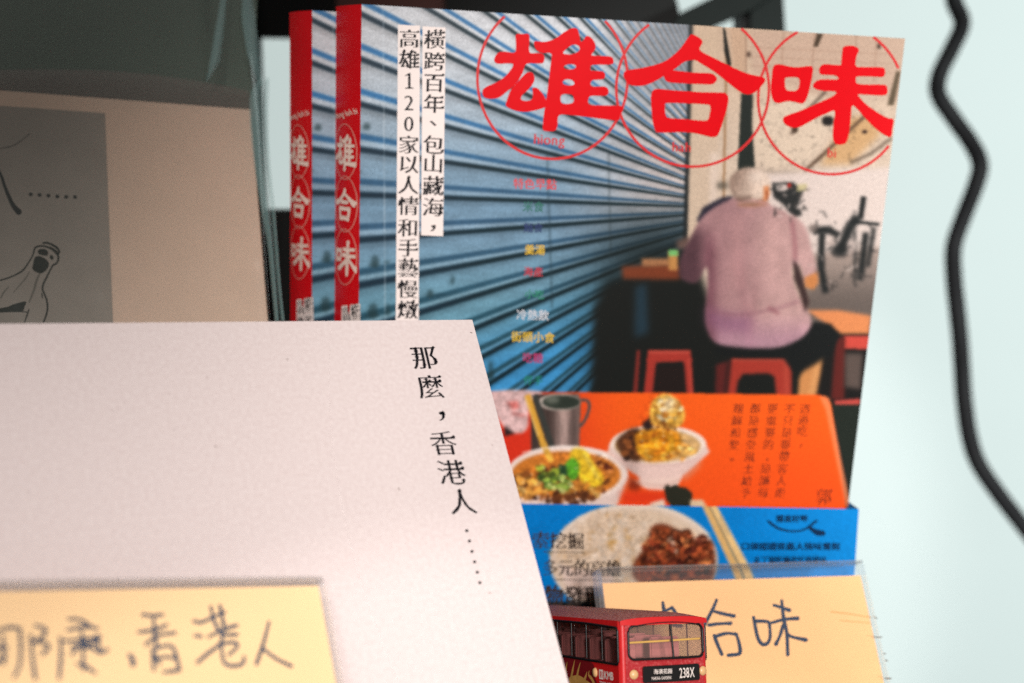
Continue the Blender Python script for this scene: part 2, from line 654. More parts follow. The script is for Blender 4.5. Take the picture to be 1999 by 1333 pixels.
class Canvas:
    def __init__(s, x0, y0, x1, y1, col):
        s.x0, s.y0 = x0, y0
        s.w, s.h = x1 - x0, y1 - y0
        s.a = np.zeros((s.h, s.w, 3)) + np.asarray(col, float)
        yy, xx = np.mgrid[0:s.h, 0:s.w]
        s.X = xx + x0 + 0.0
        s.Y = yy + y0 + 0.0
    def noise(s, sx, sy=None, seed=0, oct=3):
        sy = sy or sx
        r = np.random.default_rng(seed)
        out = np.zeros((s.h, s.w))
        amp = 1.0
        tot = 0
        for o in range(oct):
            gw, gh = int(s.w / sx) + 3, int(s.h / sy) + 3
            g = r.random((gh, gw))
            fx = np.arange(s.w) / sx
            fy = np.arange(s.h) / sy
            ix, iy = fx.astype(int), fy.astype(int)
            tx, ty = fx - ix, fy - iy
            tx, ty = tx * tx * (3 - 2 * tx), ty * ty * (3 - 2 * ty)
            a = g[iy][:, ix] * (1 - tx) + g[iy][:, ix + 1] * tx
            b = g[iy + 1][:, ix] * (1 - tx) + g[iy + 1][:, ix + 1] * tx
            out += amp * (a * (1 - ty)[:, None] + b * ty[:, None])
            tot += amp
            amp *= 0.5
            sx, sy = max(sx / 2, 1.01), max(sy / 2, 1.01)
        return out / tot
    def mask(s, pts, blur=1.5):
        p = np.asarray(pts, float)
        m = np.zeros((s.h, s.w))
        pad = int(3 * blur) + 2
        xa, xb = int(max(p[:, 0].min() - pad - s.x0, 0)), int(min(p[:, 0].max() + pad - s.x0, s.w))
        ya, yb = int(max(p[:, 1].min() - pad - s.y0, 0)), int(min(p[:, 1].max() + pad - s.y0, s.h))
        if xa >= xb or ya >= yb:
            return None
        X, Y = s.X[ya:yb, xa:xb], s.Y[ya:yb, xa:xb]
        ins = np.zeros(X.shape, bool)
        n = len(p)
        for i in range(n):
            (x1, y1), (x2, y2) = p[i], p[(i + 1) % n]
            if y1 == y2:
                continue
            c = ((y1 > Y) != (y2 > Y)) & (X < (x2 - x1) * (Y - y1) / (y2 - y1) + x1)
            ins ^= c
        return (ya, yb, xa, xb), gblur(ins.astype(float), blur)
    def put(s, mk, col, alpha=1.0, tex=None):
        if mk is None:
            return
        (ya, yb, xa, xb), m = mk
        m = (m * alpha)[..., None]
        c = np.asarray(col, float)
        if tex is not None:
            c = tex[ya:yb, xa:xb]
        elif c.ndim == 1:
            c = c[None, None]
        s.a[ya:yb, xa:xb] = s.a[ya:yb, xa:xb] * (1 - m) + c * m
    def poly(s, pts, col, blur=1.5, alpha=1.0, smooth=0, tex=None):
        p = catmull(pts, smooth) if smooth else pts
        s.put(s.mask(p, blur), col, alpha, tex)
    def ell(s, cx, cy, rx, ry, col, blur=1.5, alpha=1.0, rot=0, tex=None):
        t = np.linspace(0, 2 * np.pi, 48, endpoint=False)
        x, y = rx * np.cos(t), ry * np.sin(t)
        c, q = math.cos(rot), math.sin(rot)
        s.put(s.mask(np.stack([cx + c * x - q * y, cy + q * x + c * y], 1), blur), col, alpha, tex)
    def line(s, pts, wd, col, blur=1.2, alpha=1.0, smooth=False):
        p = np.asarray(catmull(pts, 4, False) if smooth else pts, float)
        for a, b in zip(p[:-1], p[1:]):
            d = b - a
            l = np.linalg.norm(d) + 1e-9
            n = np.array([-d[1], d[0]]) / l * wd / 2
            e = d / l * wd * 0.15
            s.put(s.mask([a + n - e, b + n + e, b - n + e, a - n - e], blur), col, alpha)
    def blend(s, col, m):
        s.a = s.a * (1 - m[..., None]) + np.asarray(col, float) * m[..., None]
    def sample(s, x, y):
        fx = np.clip(x - s.x0, 0, s.w - 1.001)
        fy = np.clip(y - s.y0, 0, s.h - 1.001)
        ix, iy = fx.astype(int), fy.astype(int)
        tx, ty = (fx - ix)[..., None], (fy - iy)[..., None]
        A = s.a
        return (A[iy, ix] * (1 - tx) + A[iy, ix + 1] * tx) * (1 - ty) + (A[iy + 1, ix] * (1 - tx) + A[iy + 1, ix + 1] * tx) * ty

def sst(x, a, b):
    t = np.clip((x - a) / (b - a), 0, 1)
    return t * t * (3 - 2 * t)

# ------------------------------------------------------------------ setting: wall, shelf
def px_world(x, y, z):
    return Vector(cam2world(ray(x, y, z)[None])[0])

wall_y = 1.60
wm = MB()
wm.box((-2.0, wall_y, -1.4), (2.2, wall_y + 0.02, 2.0))
struct(wm.build('wall', M['wall']))

# black shelf the books stand on, with a lip in front of their feet
sm = MB()
sm.box((-0.40, 0.06, 0.100), (0.118, 0.47, 0.1215))
shelf = struct(sm.build('shelf_board', M['black_metal'], bevel=0.001))
# black steps on the shelf: one under the upright books, one under the wrapped book, a sloping one under the bus
sm = MB()
sm.box((-0.10, 0.383, 0.1216), (0.1175, 0.46, 0.1605))
struct(sm.build('display_step', M['black_metal'], bevel=0.0008))
sm = MB()
sm.box((-0.30, 0.325, 0.1216), (-0.105, 0.46, 0.1875))
struct(sm.build('display_step', M['black_metal'], bevel=0.0008))
def ramp(x, y):
    return 0.1671 - 0.357 * (y - 0.2867) - 0.0 * x
xs, ys = (-0.012, 0.056), (0.268, 0.3825)
V = [(x, y, 0.1216) for y in ys for x in xs] + [(x, y, ramp(x, y) - 0.0006 - 0.05 * 0) for y in ys for x in xs]
o = mesh_obj('display_ramp', V, [(0, 2, 3, 1), (4, 5, 7, 6), (0, 1, 5, 4), (2, 6, 7, 3), (0, 4, 6, 2), (1, 3, 7, 5)], M['black_metal'])
fix_normals(o)
struct(o)

# upper black shelf frame behind the books
Z = 0.60
top = empty('shelf_frame', Matrix.Translation(px_world(900, -60, Z)), 'black metal shelf frame with a slanting strut above the red spined books', 'shelf')
O = px_world(900, -60, Z)
def frame_bar(name, pts, depth, mat, y=0.0):
    """bar outline drawn on the frame's own upright plane"""
    P = []
    for (x, yy) in pts:
        p = px_world(x, yy, Z) - O
        P.append((p.x, p.z))
    v, f = prism(P, y, y + depth)
    o = mesh_obj(name, v, f, mat, top)
    fix_normals(o)
    return o
frame_bar('board', [(-500, -140), (1300, -140), (1352, 60), (1330, 80), (552, 62), (300, 58), (-500, 58)], 0.006, M['black_metal'], 0.02)
frame_bar('strut', [(1300, 70), (1330, 24), (1400, -10), (1600, -120), (1660, -120), (1460, 22), (1392, 52), (1378, 72)], 0.012, M['dark_green'], -0.004)
frame_bar('post', [(1470, -130), (1528, -130), (1552, 130), (1478, 130)], 0.02, M['dark_green'], 0.009)
frame_bar('bracket', [(1448, -130), (1474, -130), (1486, 130), (1457, 130)], 0.016, M['black_metal'], 0.0125)

bx_ = MB()
p0 = px_world(655, 30, 0.56)
bx_.box((p0.x, p0.y, p0.z), (p0.x + 0.053, p0.y + 0.03, p0.z + 0.05))
o = bx_.build('cardboard_box', M['brown'], bevel=0.002)
o['label'] = 'dark brown box on the black shelf above the red spined books'
o['category'] = 'box'

# dark cabinet behind the plastic wrapped book
cb = MB()
p0 = px_world(-500, 1500, 0.62)
p1 = px_world(508, 30, 0.62)
cb.box((p0.x, p1.y, -0.25), (p1.x, p1.y + 0.005, 0.80))
c = cb.build('dark_cabinet', M['dark_green'], bevel=0.002)
c['label'] = 'dark green cabinet side behind the plastic wrapped book'
c['category'] = 'cabinet'
bb = MB()
p1 = px_world(556, 412, 0.50)
p0 = px_world(300, 900, 0.50)
bb.box((p0.x, p1.y, -0.2), (p1.x + 0.012, p1.y + 0.05, p1.z))
c = bb.build('black_bin', M['black_metal'], bevel=0.002)
c['label'] = 'black box standing low between the wrapped book and the red spine'
c['category'] = 'box'

# wavy black cable hanging in front of the wall
cab = [(1858, -60), (1862, 0), (1878, 45), (1858, 95), (1834, 145), (1832, 185), (1862, 232), (1896, 280), (1913, 320), (1905, 360), (1882, 420), (1862, 480), (1862, 540), (1868, 600), (1874, 660), (1878, 720), (1882, 780), (1892, 850), (1910, 905), (1950, 965), (2000, 1030), (2070, 1120)]
pts = [px_world(x, y, 0.76 + 0.006 * math.sin(i * 1.3)) for i, (x, y) in enumerate(cab)]
P = catmull([tuple(p) for p in pts], 6, False)
n = 14
V, Fc = [], []
T = np.gradient(P, axis=0)
T /= np.linalg.norm(T, axis=1)[:, None]
for i, (p, t) in enumerate(zip(P, T)):
    s1 = np.cross(t, [0, 1, 0]); s1 /= np.linalg.norm(s1)
    s2 = np.cross(t, s1)
    for k in range(n):
        an = 2 * math.pi * k / n
        V.append(p + 0.0056 * (math.cos(an) * s1 + math.sin(an) * s2))
for i in range(len(P) - 1):
    for k in range(n):
        Fc.append((i * n + k, i * n + (k + 1) % n, (i + 1) * n + (k + 1) % n, (i + 1) * n + k))
o = mesh_obj('cable', V, Fc, M['cable'], None, True)
fix_normals(o)
o['label'] = 'thick wavy black cable hanging against the pale wall'
o['category'] = 'cable'
# ------------------------------------------------------------------ printed picture of the food book's cover
R0 = np.array([[0.9938, -0.0495, -0.0999], [0.0262, 0.9763, -0.2148], [0.1082, 0.2109, 0.9715]])
rr = nrm(R0[:, 0]); dd = R0[:, 1]
rp = Plane(ray(706, 8, 0.3585), rr, dd)

cv = Canvas(560, -40, 1830, 1040, (190, 175, 165))
X, Y = cv.X, cv.Y
# roller shutter
VX, VY = 1490.0, 408.0
den = np.maximum(VX - X, 40)
y0 = (Y - VY) / den * 784 + VY
ph = ((y0 - 29) / 88.0) % 1.0
q1 = sst(X, 700, 1350)
panel = np.zeros_like(cv.a)
def mixc(a, b, t):
    return np.asarray(a, float) * (1 - t[..., None]) + np.asarray(b, float) * t[..., None]
vert = sst(Y, 40, 420)
panel = mixc((212, 214, 219), (120, 153, 178), vert)
panel = mixc(panel, (104, 152, 172), sst(Y, 430, 640))
low = sst(Y + 0.35 * (X - 900), 600, 790) * sst(X, 760, 950)
panel = mixc(panel, (62, 146, 202), low)
# pinkish light near the far end, grey at the top right
pk = sst(X, 1050, 1330) * (1 - sst(np.abs(Y - 310 + 0.15 * (X - 1300)), 60, 170))
panel = mixc(panel, (208, 192, 186), pk * 0.9)
gr = sst(X, 1130, 1290) * (1 - sst(Y + 0.0 * X, 130, 260))
panel = mixc(panel, (152, 153, 158), gr)
def band(ph, c, hw, soft):
    d = np.abs((ph - c + 0.5) % 1.0 - 0.5)
    return 1 - sst(d, hw - soft, hw + soft)
sh = mixc((44, 110, 166), (52, 88, 118), sst(Y, 150, 420))
sh = mixc(sh, (36, 76, 92), sst(Y, 420, 640))
blk = mixc((24, 46, 62), (16, 38, 46), sst(X, 760, 1000))
c = panel
thin = mixc(panel, (230, 230, 232), np.full(X.shape, 0.18))
k_ = 1 - 0.62 * gr
c = c * (1 - (band(ph, 0.83, 0.10, 0.04) * 0.8)[..., None]) + thin * (band(ph, 0.83, 0.10, 0.04) * 0.8)[..., None]
fat = 1 + 0.55 * sst(X, 850, 1280) + 0.25 * sst(Y, 380, 620)
fat = fat * (1 - 0.3 * gr)
b1 = band(ph, 0.70 - 0.02 * (fat - 1), 0.070 * fat, 0.045 * fat) * 0.92 * k_
b2 = band(ph, 0.985, 0.070 * fat, 0.050 * fat) * 0.95 * k_
c = c * (1 - b1[..., None]) + sh * b1[..., None]
c = c * (1 - b2[..., None]) + blk * b2[..., None]
# shading just above the black joint, streaks of grime
b3 = band(ph, 0.10, 0.10, 0.10) * 0.16
c = c * (1 - b3[..., None])
nz = cv.noise(60, 14, 3, 4)
c = c * (0.90 + 0.2 * nz)[..., None]
nz2 = cv.noise(7, 5, 5, 2)
c = c * (0.95 + 0.1 * nz2)[..., None]
# darkness gathering towards the far end below the light
dk = sst(X, 1060, 1290) * sst(Y + 0.05 * (X - 1200), 350, 520) * 0.93
dk = np.maximum(dk, sst(X + 24 * (cv.noise(40, 40, 8, 2) - 0.5), 1130, 1200) * sst(Y + 0.25 * (X - 1200), 440, 580))
c = mixc(c, (20, 27, 26), np.clip(dk * 0.97, 0, 1))
cv.a = c
# vertical joint lines and rust spots on the shutter
cv.line([(1068, 300), (1078, 600)], 4, (40, 60, 70), 2, 0.5)
cv.line([(1188, 300), (1192, 500)], 4, (40, 50, 52), 2, 0.4)
cv.line([(748, 10), (752, 640)], 1.6, (225, 232, 238), 0.8, 0.45)
for i, (x, y, rx, ry) in enumerate([(732, 510, 10, 13), (728, 606, 12, 16), (758, 604, 5, 12), (716, 246, 8, 7), (612, 248, 8, 7), (628, 512, 10, 13), (632, 606, 12, 16), (884, 545, 4, 10), (840, 572, 7, 8), (756, 511, 4, 4), (958, 723, 7, 22), (700, 335, 4, 6)]):
    cv.ell(x, y, rx * 0.8, ry * 0.9, (34, 56, 60), 3, 0.65)
    cv.ell(x - 2, y + ry * 0.6, rx * 1.1, ry * 0.4, (34, 56, 60), 3, 0.5)

# right hand side: corridor
cor = mixc((203, 176, 152), (214, 192, 172), sst(Y, 60, 330))
cor = cor * (0.95 + 0.1 * cv.noise(26, 26, 11, 4))[..., None]
cv.poly([(1349, -40), (1830, -40), (1830, 800), (1336, 800)], None, 1.2, 1, 0, cor)
cv.line([(1350, 30), (1338, 470)], 9, (30, 34, 36), 2)
cv.poly([(1352, 40), (1400, 40), (1402, 470), (1342, 470)], (206, 180, 154), 3, 0.5)
cv.line([(1418, 100), (1412, 420)], 5, (150, 108, 70), 1.5, 0.75)
cv.line([(1395, 300), (1392, 420)], 16, (232, 212, 200), 4, 0.6)
cv.poly([(1411, 50), (1416, 58), (1428, 126), (1422, 136), (1414, 100)], (26, 26, 22), 1.2)
cv.poly([(1424, 50), (1456, 52), (1456, 200), (1434, 170)], (196, 160, 132), 3, 0.7)
cv.line([(1456, 60), (1456, 150)], 4, (140, 104, 84), 1.5, 0.6)
cv.ell(1462, 106, 5, 6, (60, 40, 32), 2, 0.8)
# pink gap and ceiling sheets
cv.poly([(1466, 60), (1770, 60), (1760, 200), (1700, 180), (1600, 190), (1500, 150), (1470, 140)], (198, 168, 148), 3, 0.85)
for x in (1530, 1590, 1672, 1712):
    cv.line([(x, 64), (x - 6, 160)], 3, (160, 124, 104), 1.5, 0.5)
for y in (92, 110, 128):
    cv.line([(1464, y), (1740, y + 14)], 2.4, (172, 138, 118), 1.2, 0.5)
cv.poly([(1595, 64), (1607, 66), (1596, 92), (1588, 90)], (74, 58, 44), 1.5)
cv.ell(1716, 90, 4, 6, (80, 60, 48), 1.5)
cv.poly([(1750, 138), (1758, 140), (1745, 205), (1732, 206)], (92, 76, 56), 2)
cv.poly([(1472, 205), (1600, 185), (1640, 230), (1580, 310), (1500, 330), (1476, 300)], (222, 200, 178), 6, 0.9)
cv.poly([(1655, 230), (1700, 225), (1720, 262), (1660, 320), (1600, 322)], (206, 158, 104), 6, 0.8)
cv.line([(1690, 225), (1570, 335)], 7, (84, 60, 44), 2.2, 0.85)
cv.line([(1612, 178), (1560, 232), (1545, 262)], 6, (78, 60, 50), 2.5, 0.8)
cv.line([(1740, 270), (1700, 300), (1660, 318)], 6, (96, 78, 64), 2.5, 0.8)
cv.ell(1616, 236, 12, 10, (30, 26, 24), 2)
cv.ell(1552, 252, 6, 8, (70, 50, 36), 2)
cv.ell(1688, 257, 5, 4, (50, 30, 24), 1.5)
nn = cv.noise(9, 9, 21, 3)
mk = cv.mask([(1470, 190), (1745, 190), (1720, 345), (1476, 330)], 5)
(ya, yb, xa, xb), m = mk
cv.a[ya:yb, xa:xb] *= (1 - 0.22 * m * np.clip(nn[ya:yb, xa:xb] - 0.56, 0, 1) * 3)[..., None]
# dark hanging strip
cv.poly([(1447, 183), (1470, 183), (1468, 240), (1474, 330), (1440, 334), (1444, 240)], (34, 40, 36), 1.6)
cv.poly([(1472, 330), (1560, 335), (1555, 345), (1480, 345)], (150, 132, 116), 3, 0.7)
# far white wall and floor
cv.poly([(1470, 340), (1760, 325), (1735, 520), (1480, 520)], (224, 206, 198), 5, 0.95)
flo = mixc((168, 148, 138), (104, 92, 86), sst(Y, 480, 600))
cv.poly([(1580, 495), (1740, 480), (1720, 640), (1570, 640)], None, 5, 1, 0, flo)
# motor scooters in the back
D = (32, 34, 34)
cv.poly([(1506, 357), (1548, 355), (1566, 372), (1560, 400), (1566, 420), (1548, 425), (1530, 400), (1510, 385)], D, 2.5, 0.95)
cv.ell(1528, 366, 11, 7, (226, 208, 200), 2, 0.9)
cv.ell(1541, 362, 4, 5, (190, 40, 30), 1.5)
cv.poly([(1555, 360), (1576, 358), (1574, 372), (1556, 374)], (206, 192, 140), 2, 0.8)
cv.line([(1590, 450), (1618, 448), (1635, 460)], 14, D, 3)
cv.line([(1605, 455), (1602, 520), (1612, 570)], 13, D, 3)
cv.ell(1588, 446, 10, 9, (120, 106, 100), 3, 0.8)
cv.line([(1640, 490), (1660, 440), (1675, 425)], 18, D, 3.5)
cv.line([(1686, 385), (1680, 425)], 11, D, 2)
cv.line([(1662, 432), (1716, 438)], 6, D, 2)
cv.line([(1690, 455), (1680, 545)], 12, D, 3)
cv.line([(1706, 445), (1694, 520)], 9, D, 3, 0.9)
cv.line([(1668, 450), (1670, 545)], 7, D, 3, 0.8)
cv.ell(1640, 488, 18, 14, D, 4, 0.9)
cv.ell(1664, 480, 9, 14, (196, 176, 168), 4, 0.7)
cv.ell(1624, 470, 8, 12, (206, 186, 176), 4, 0.6)

# dark area around the sitter
cv.poly([(1160, 610), (1182, 560), (1260, 530), (1350, 490), (1400, 620), (1640, 640), (1760, 640), (1740, 830), (1150, 830)], (24, 26, 24), 7, 1)
cv.poly([(1575, 640), (1760, 636), (1740, 800), (1560, 800)], (26, 24, 23), 4, 1)
cv.poly([(1240, 560), (1262, 552), (1266, 650), (1238, 660)], (38, 66, 84), 6, 0.7)
# little side table with a box and a cup
cv.poly([(1214, 520), (1300, 515), (1328, 520), (1328, 546), (1216, 544)], (128, 60, 34), 4, 0.95)
cv.poly([(1252, 505), (1305, 504), (1312, 518), (1254, 520)], (176, 120, 80), 3, 0.95)
cv.poly([(1304, 492), (1324, 490), (1324, 528), (1306, 528)], (196, 138, 78), 2.5)
cv.poly([(1305, 488), (1323, 487), (1324, 500), (1306, 500)], (120, 190, 110), 2)
cv.poly([(1320, 470), (1346, 460), (1350, 490), (1322, 485)], (120, 90, 80), 4, 0.8)
# companion's dark shoulder
cv.poly([(1360, 430), (1372, 405), (1410, 385), (1432, 382), (1420, 420), (1372, 440)], (36, 34, 48), 3)
# stools
RS = (170, 54, 44)
cv.poly([(1265, 684), (1348, 684), (1350, 705), (1263, 708)], RS, 2)
cv.poly([(1264, 700), (1282, 700), (1274, 775), (1256, 775)], RS, 2)
cv.poly([(1334, 700), (1350, 700), (1354, 775), (1340, 775)], RS, 2)
cv.poly([(1243, 684), (1250, 684), (1244, 775), (1235, 775)], (128, 44, 38), 2)
cv.line([(1268, 688), (1346, 687)], 4, (206, 92, 76), 2, 0.7)
cv.line([(1344, 700), (1350, 770)], 3, (206, 86, 70), 1.5, 0.6)
cv.poly([(1282, 714), (1334, 712), (1340, 790), (1274, 790)], (34, 24, 22), 4)
cv.poly([(1428, 700), (1545, 698), (1546, 775), (1516, 775), (1512, 735), (1500, 728), (1450, 730), (1440, 745), (1436, 775), (1420, 775)], (166, 54, 42), 2.6)
cv.line([(1430, 703), (1544, 702)], 4, (196, 88, 70), 2, 0.6)
cv.line([(1534, 705), (1536, 770)], 8, (190, 78, 60), 3, 0.6)
cv.line([(1424, 705), (1416, 770)], 8, (90, 32, 30), 3, 0.7)
cv.poly([(1398, 712), (1420, 705), (1412, 775), (1396, 775)], (92, 34, 32), 3)
# table on the right
cv.poly([(1575, 606), (1640, 606), (1700, 616), (1698, 652), (1642, 652)], (224, 138, 86), 3)
cv.poly([(1648, 656), (1700, 656), (1700, 682), (1646, 680)], (206, 74, 62), 2)
cv.poly([(1632, 660), (1650, 656), (1648, 780), (1622, 780)], (96, 34, 30), 3)
cv.poly([(1650, 690), (1684, 690), (1680, 760), (1650, 755)], (120, 100, 92), 4, 0.7)
cv.poly([(1630, 782), (1680, 778), (1678, 802), (1628, 804)], (196, 74, 66), 2)
# shorts and leg
cv.poly([(1400, 660), (1480, 680), (1560, 660), (1590, 628), (1622, 632), (1640, 655), (1622, 690), (1570, 724), (1548, 726), (1530, 700), (1440, 698), (1396, 690)], (22, 24, 24), 3)
cv.poly([(1608, 680), (1602, 725), (1590, 790), (1556, 790), (1560, 740), (1572, 706)], (206, 138, 82), 3)
cv.line([(1598, 700), (1584, 770)], 8, (228, 170, 112), 4, 0.6)
cv.poly([(1540, 690), (1590, 660), (1624, 650), (1622, 692), (1590, 712), (1562, 728)], (22, 24, 24), 4)
# shirt
skirt = [(1437, 384), (1468, 380), (1492, 394), (1519, 406), (1550, 421), (1573, 444), (1585, 487), (1595, 530), (1590, 550), (1569, 552), (1565, 530), (1552, 505), (1546, 520), (1550, 550), (1562, 580), (1580, 612), (1583, 636), (1566, 658), (1534, 674), (1495, 680), (1437, 677), (1395, 668), (1378, 636), (1377, 600), (1382, 550), (1378, 520), (1360, 552), (1328, 542), (1328, 505), (1346, 468), (1366, 430), (1394, 405)]
st = mixc((166, 124, 126), (194, 154, 150), sst(X + 0.15 * (Y - 500), 1400, 1560))
st = mixc(st, (206, 164, 158), np.exp(-((X - 1505) / 30.0) ** 2 - ((Y - 470) / 70.0) ** 2) * 0.5)
st = mixc(st, (150, 104, 110), np.exp(-((X - 1430 - 0.12 * (Y - 400)) / 12.0) ** 2) * sst(Y, 440, 560) * 0.35)
st = mixc(st, (152, 106, 110), np.exp(-((X - 1490 + 0.1 * (Y - 400)) / 10.0) ** 2) * sst(Y, 500, 600) * 0.3)
st = mixc(st, (180, 134, 154), sst(Y, 600, 670) * 0.7)
st = mixc(st, (70, 44, 52), (1 - sst(X, 1352, 1400)) * sst(Y, 420, 470) * 0.85)
st = mixc(st, (120, 72, 84), np.exp(-((X - 1386) / 14.0) ** 2) * sst(Y, 430, 500) * 0.7)
st = st * (0.90 + 0.2 * cv.noise(22, 30, 31, 5))[..., None]
cv.poly(skirt, None, 3.0, 1, 3, st)
cv.poly([(1378, 598), (1420, 612), (1470, 618), (1462, 650), (1400, 646), (1380, 630)], (132, 84, 116), 9, 0.6)
cv.line([(1378, 604), (1430, 614), (1500, 606), (1560, 588)], 5, (140, 92, 104), 3, 0.55, True)
cv.line([(1500, 600), (1520, 612)], 6, (140, 80, 90), 3, 0.7)
cv.line([(1546, 430), (1552, 480), (1552, 520)], 7, (150, 90, 98), 3.5, 0.7, True)
cv.poly([(1548, 505), (1560, 520), (1572, 555), (1580, 590), (1572, 612), (1560, 570), (1550, 545)], (52, 34, 34), 3, 0.95)
cv.poly([(1570, 542), (1596, 530), (1598, 552), (1588, 566), (1572, 560)], (204, 130, 76), 2.5)
cv.line([(1440, 420), (1438, 560)], 20, (196, 146, 144), 8, 0.4)
# head
hd = mixc((150, 124, 110), (226, 202, 184), sst(X + 0.4 * Y, 1560, 1640))
cv.poly([(1446, 380), (1492, 378), (1500, 400), (1470, 404), (1440, 402)], (176, 122, 96), 3)
cv.ell(1464, 360, 41, 34, None, 2.6, 1, 0.05, hd)
cv.poly([(1426, 372), (1440, 388), (1466, 392), (1490, 386), (1478, 400), (1446, 400)], (132, 104, 92), 4, 0.75)
cv.poly([(1490, 364), (1501, 362), (1503, 378), (1497, 392), (1491, 390)], (210, 132, 84), 2.0, 0.95)
cv.line([(1436, 396), (1470, 391), (1500, 398)], 5, (196, 146, 142), 2.2, 0.8)
cv.ell(1410, 362, 12, 8, (70, 66, 58), 4, 0.7)
hn = cv.noise(5, 8, 61, 3)
(ya, yb, xa, xb), m = cv.mask([(1424, 362), (1430, 338), (1450, 329), (1490, 333), (1503, 352), (1500, 380), (1430, 380)], 3)
cv.a[ya:yb, xa:xb] *= (1 + 0.26 * m * (hn[ya:yb, xa:xb] - 0.5))[..., None]
cv.poly([(1428, 372), (1440, 384), (1470, 380), (1466, 390), (1440, 394)], (112, 88, 78), 3, 0.7)
cv.ell(1476, 345, 16, 12, (236, 218, 204), 6, 0.55)
cv.line([(1497, 372), (1498, 390)], 3, (150, 70, 40), 1.2, 0.8)
# more of the bikes: wheels, bars, highlights
r_ = random.Random(5)
for i in range(70):
    x, y = r_.uniform(1590, 1712), r_.uniform(405, 560)
    if x + 0.12 * y > 1765:
        continue
    a_ = r_.uniform(0, 3.14)
    l_ = r_.uniform(4, 16)
    k_ = r_.random()
    col = (36, 36, 36) if k_ < 0.6 else ((214, 196, 188) if k_ < 0.85 else (120, 104, 98))
    cv.line([(x, y), (x + l_ * math.cos(a_), y + l_ * math.sin(a_))], r_.uniform(2, 5), col, 2.0, 0.55)
for i in range(40):
    x, y = r_.uniform(1508, 1572), r_.uniform(358, 425)
    a_ = r_.uniform(0, 3.14)
    cv.line([(x, y), (x + 9 * math.cos(a_), y + 9 * math.sin(a_))], r_.uniform(2, 5), r_.choice([(36, 36, 36), (216, 200, 192), (90, 80, 76)]), 1.8, 0.6)

# orange table top with the dishes
org = mixc((252, 96, 26), (246, 82, 24), sst(Y, 770, 990))
org = mixc(org, (222, 52, 30), 1 - sst(X, 1000, 1240))
cv.poly([(600, 768), (1010, 765), (1300, 767), (1600, 771), (1612, 775), (1622, 788), (1662, 1060), (600, 1060)], None, 1.4, 1, 0, org)
cv.poly([(1610, 773), (1619, 778), (1660, 985), (1652, 990), (1612, 800), (1600, 774)], (255, 140, 90), 2, 0.8)
cv.poly([(1624, 790), (1700, 790), (1690, 1060), (1664, 1060), (1660, 960)], (34, 40, 34), 1.5)
# plastic bag
cv.poly([(940, 766), (1035, 762), (1062, 770), (1034, 790), (1032, 828), (1020, 845), (990, 842), (970, 815), (940, 800)], (222, 184, 182), 2.5, 1, 2)
cv.poly([(988, 785), (1010, 782), (1016, 796), (1000, 800)], (214, 110, 104), 3, 0.9)
cv.line([(1000, 806), (1024, 812)], 6, (214, 120, 116), 3, 0.8)
cv.poly([(985, 832), (1006, 846), (984, 852)], (40, 34, 34), 2.5)
bagn = cv.noise(8, 8, 41, 3)
mk = cv.mask([(940, 766), (1035, 762), (1032, 828), (1020, 845), (985, 842), (940, 800)], 3)
(ya, yb, xa, xb), m = mk
cv.a[ya:yb, xa:xb] *= (1 + 0.5 * m * (bagn[ya:yb, xa:xb] - 0.52))[..., None]
# steel cup
met = mixc((70, 56, 52), (178, 150, 142), np.exp(-((X - 1100) / 16.0) ** 2) + 0.35 * np.exp(-((X - 1128) / 7.0) ** 2))
met = met * (0.85 + 0.3 * cv.noise(3, 40, 43, 2))[..., None]
cv.poly([(1037, 785), (1046, 770), (1130, 768), (1134, 784), (1131, 876), (1037, 882)], None, 1.5, 1, 0, met)
cv.ell(1092, 785, 42, 16, (196, 182, 172), 1.5)
cv.ell(1096, 785, 37, 14, (46, 54, 46), 2)
cv.ell(1078, 780, 14, 8, (120, 124, 112), 4, 0.8)
cv.line([(1134, 780), (1148, 783), (1150, 798), (1142, 820), (1132, 832)], 6, (92, 78, 74), 1.3, 1, True)
# chopstick spoon and its dark twin
cv.line([(1044, 772), (1066, 836), (1080, 880)], 11, (60, 62, 58), 1.5)
cv.line([(1030, 772), (1055, 850), (1070, 895)], 12, (228, 168, 62), 1.5)
cv.line([(1026, 776), (1050, 850)], 3, (250, 212, 140), 1.2, 0.7)
# bowl in front
cv.poly([(985, 930), (1226, 925), (1205, 985), (1190, 1020), (1000, 1020)], (232, 206, 196), 2)
cv.ell(1107, 925, 119, 55, (248, 226, 216), 1.6)
cv.ell(1105, 927, 107, 47, (206, 120, 44), 2.2)
def clutter(cx, cy, rx, ry, n, cols, smin, smax, seed, blur=1.6):
    r = random.Random(seed)
    for i in range(n):
        a, b = r.random() * 2 * math.pi, math.sqrt(r.random())
        x, y = cx + rx * b * math.cos(a), cy + ry * b * math.sin(a)
        s = r.uniform(smin, smax)
        col = np.array(r.choice(cols), float) * r.uniform(0.8, 1.12)
        cv.ell(x, y, s, s * r.uniform(0.45, 0.9), np.minimum(col, 255), blur, 0.9, r.uniform(-1, 1))
clutter(1095, 945, 92, 34, 90, [(122, 66, 30), (84, 44, 26), (196, 130, 60), (228, 170, 80), (60, 34, 24), (160, 90, 40)], 4, 12, 1)
clutter(1030, 955, 26, 20, 14, [(226, 160, 70), (206, 140, 60), (240, 190, 110)], 6, 12, 2)
clutter(1160, 915, 40, 18, 24, [(112, 50, 30), (90, 40, 26), (196, 120, 60)], 4, 9, 3)
clutter(1075, 925, 30, 18, 30, [(96, 112, 40), (60, 78, 34), (160, 180, 60)], 4, 9, 4)
cv.poly([(1112, 890), (1125, 872), (1145, 880), (1160, 905), (1178, 930), (1170, 950), (1140, 950), (1128, 925)], (238, 196, 44), 2.2, 0.95, 3)
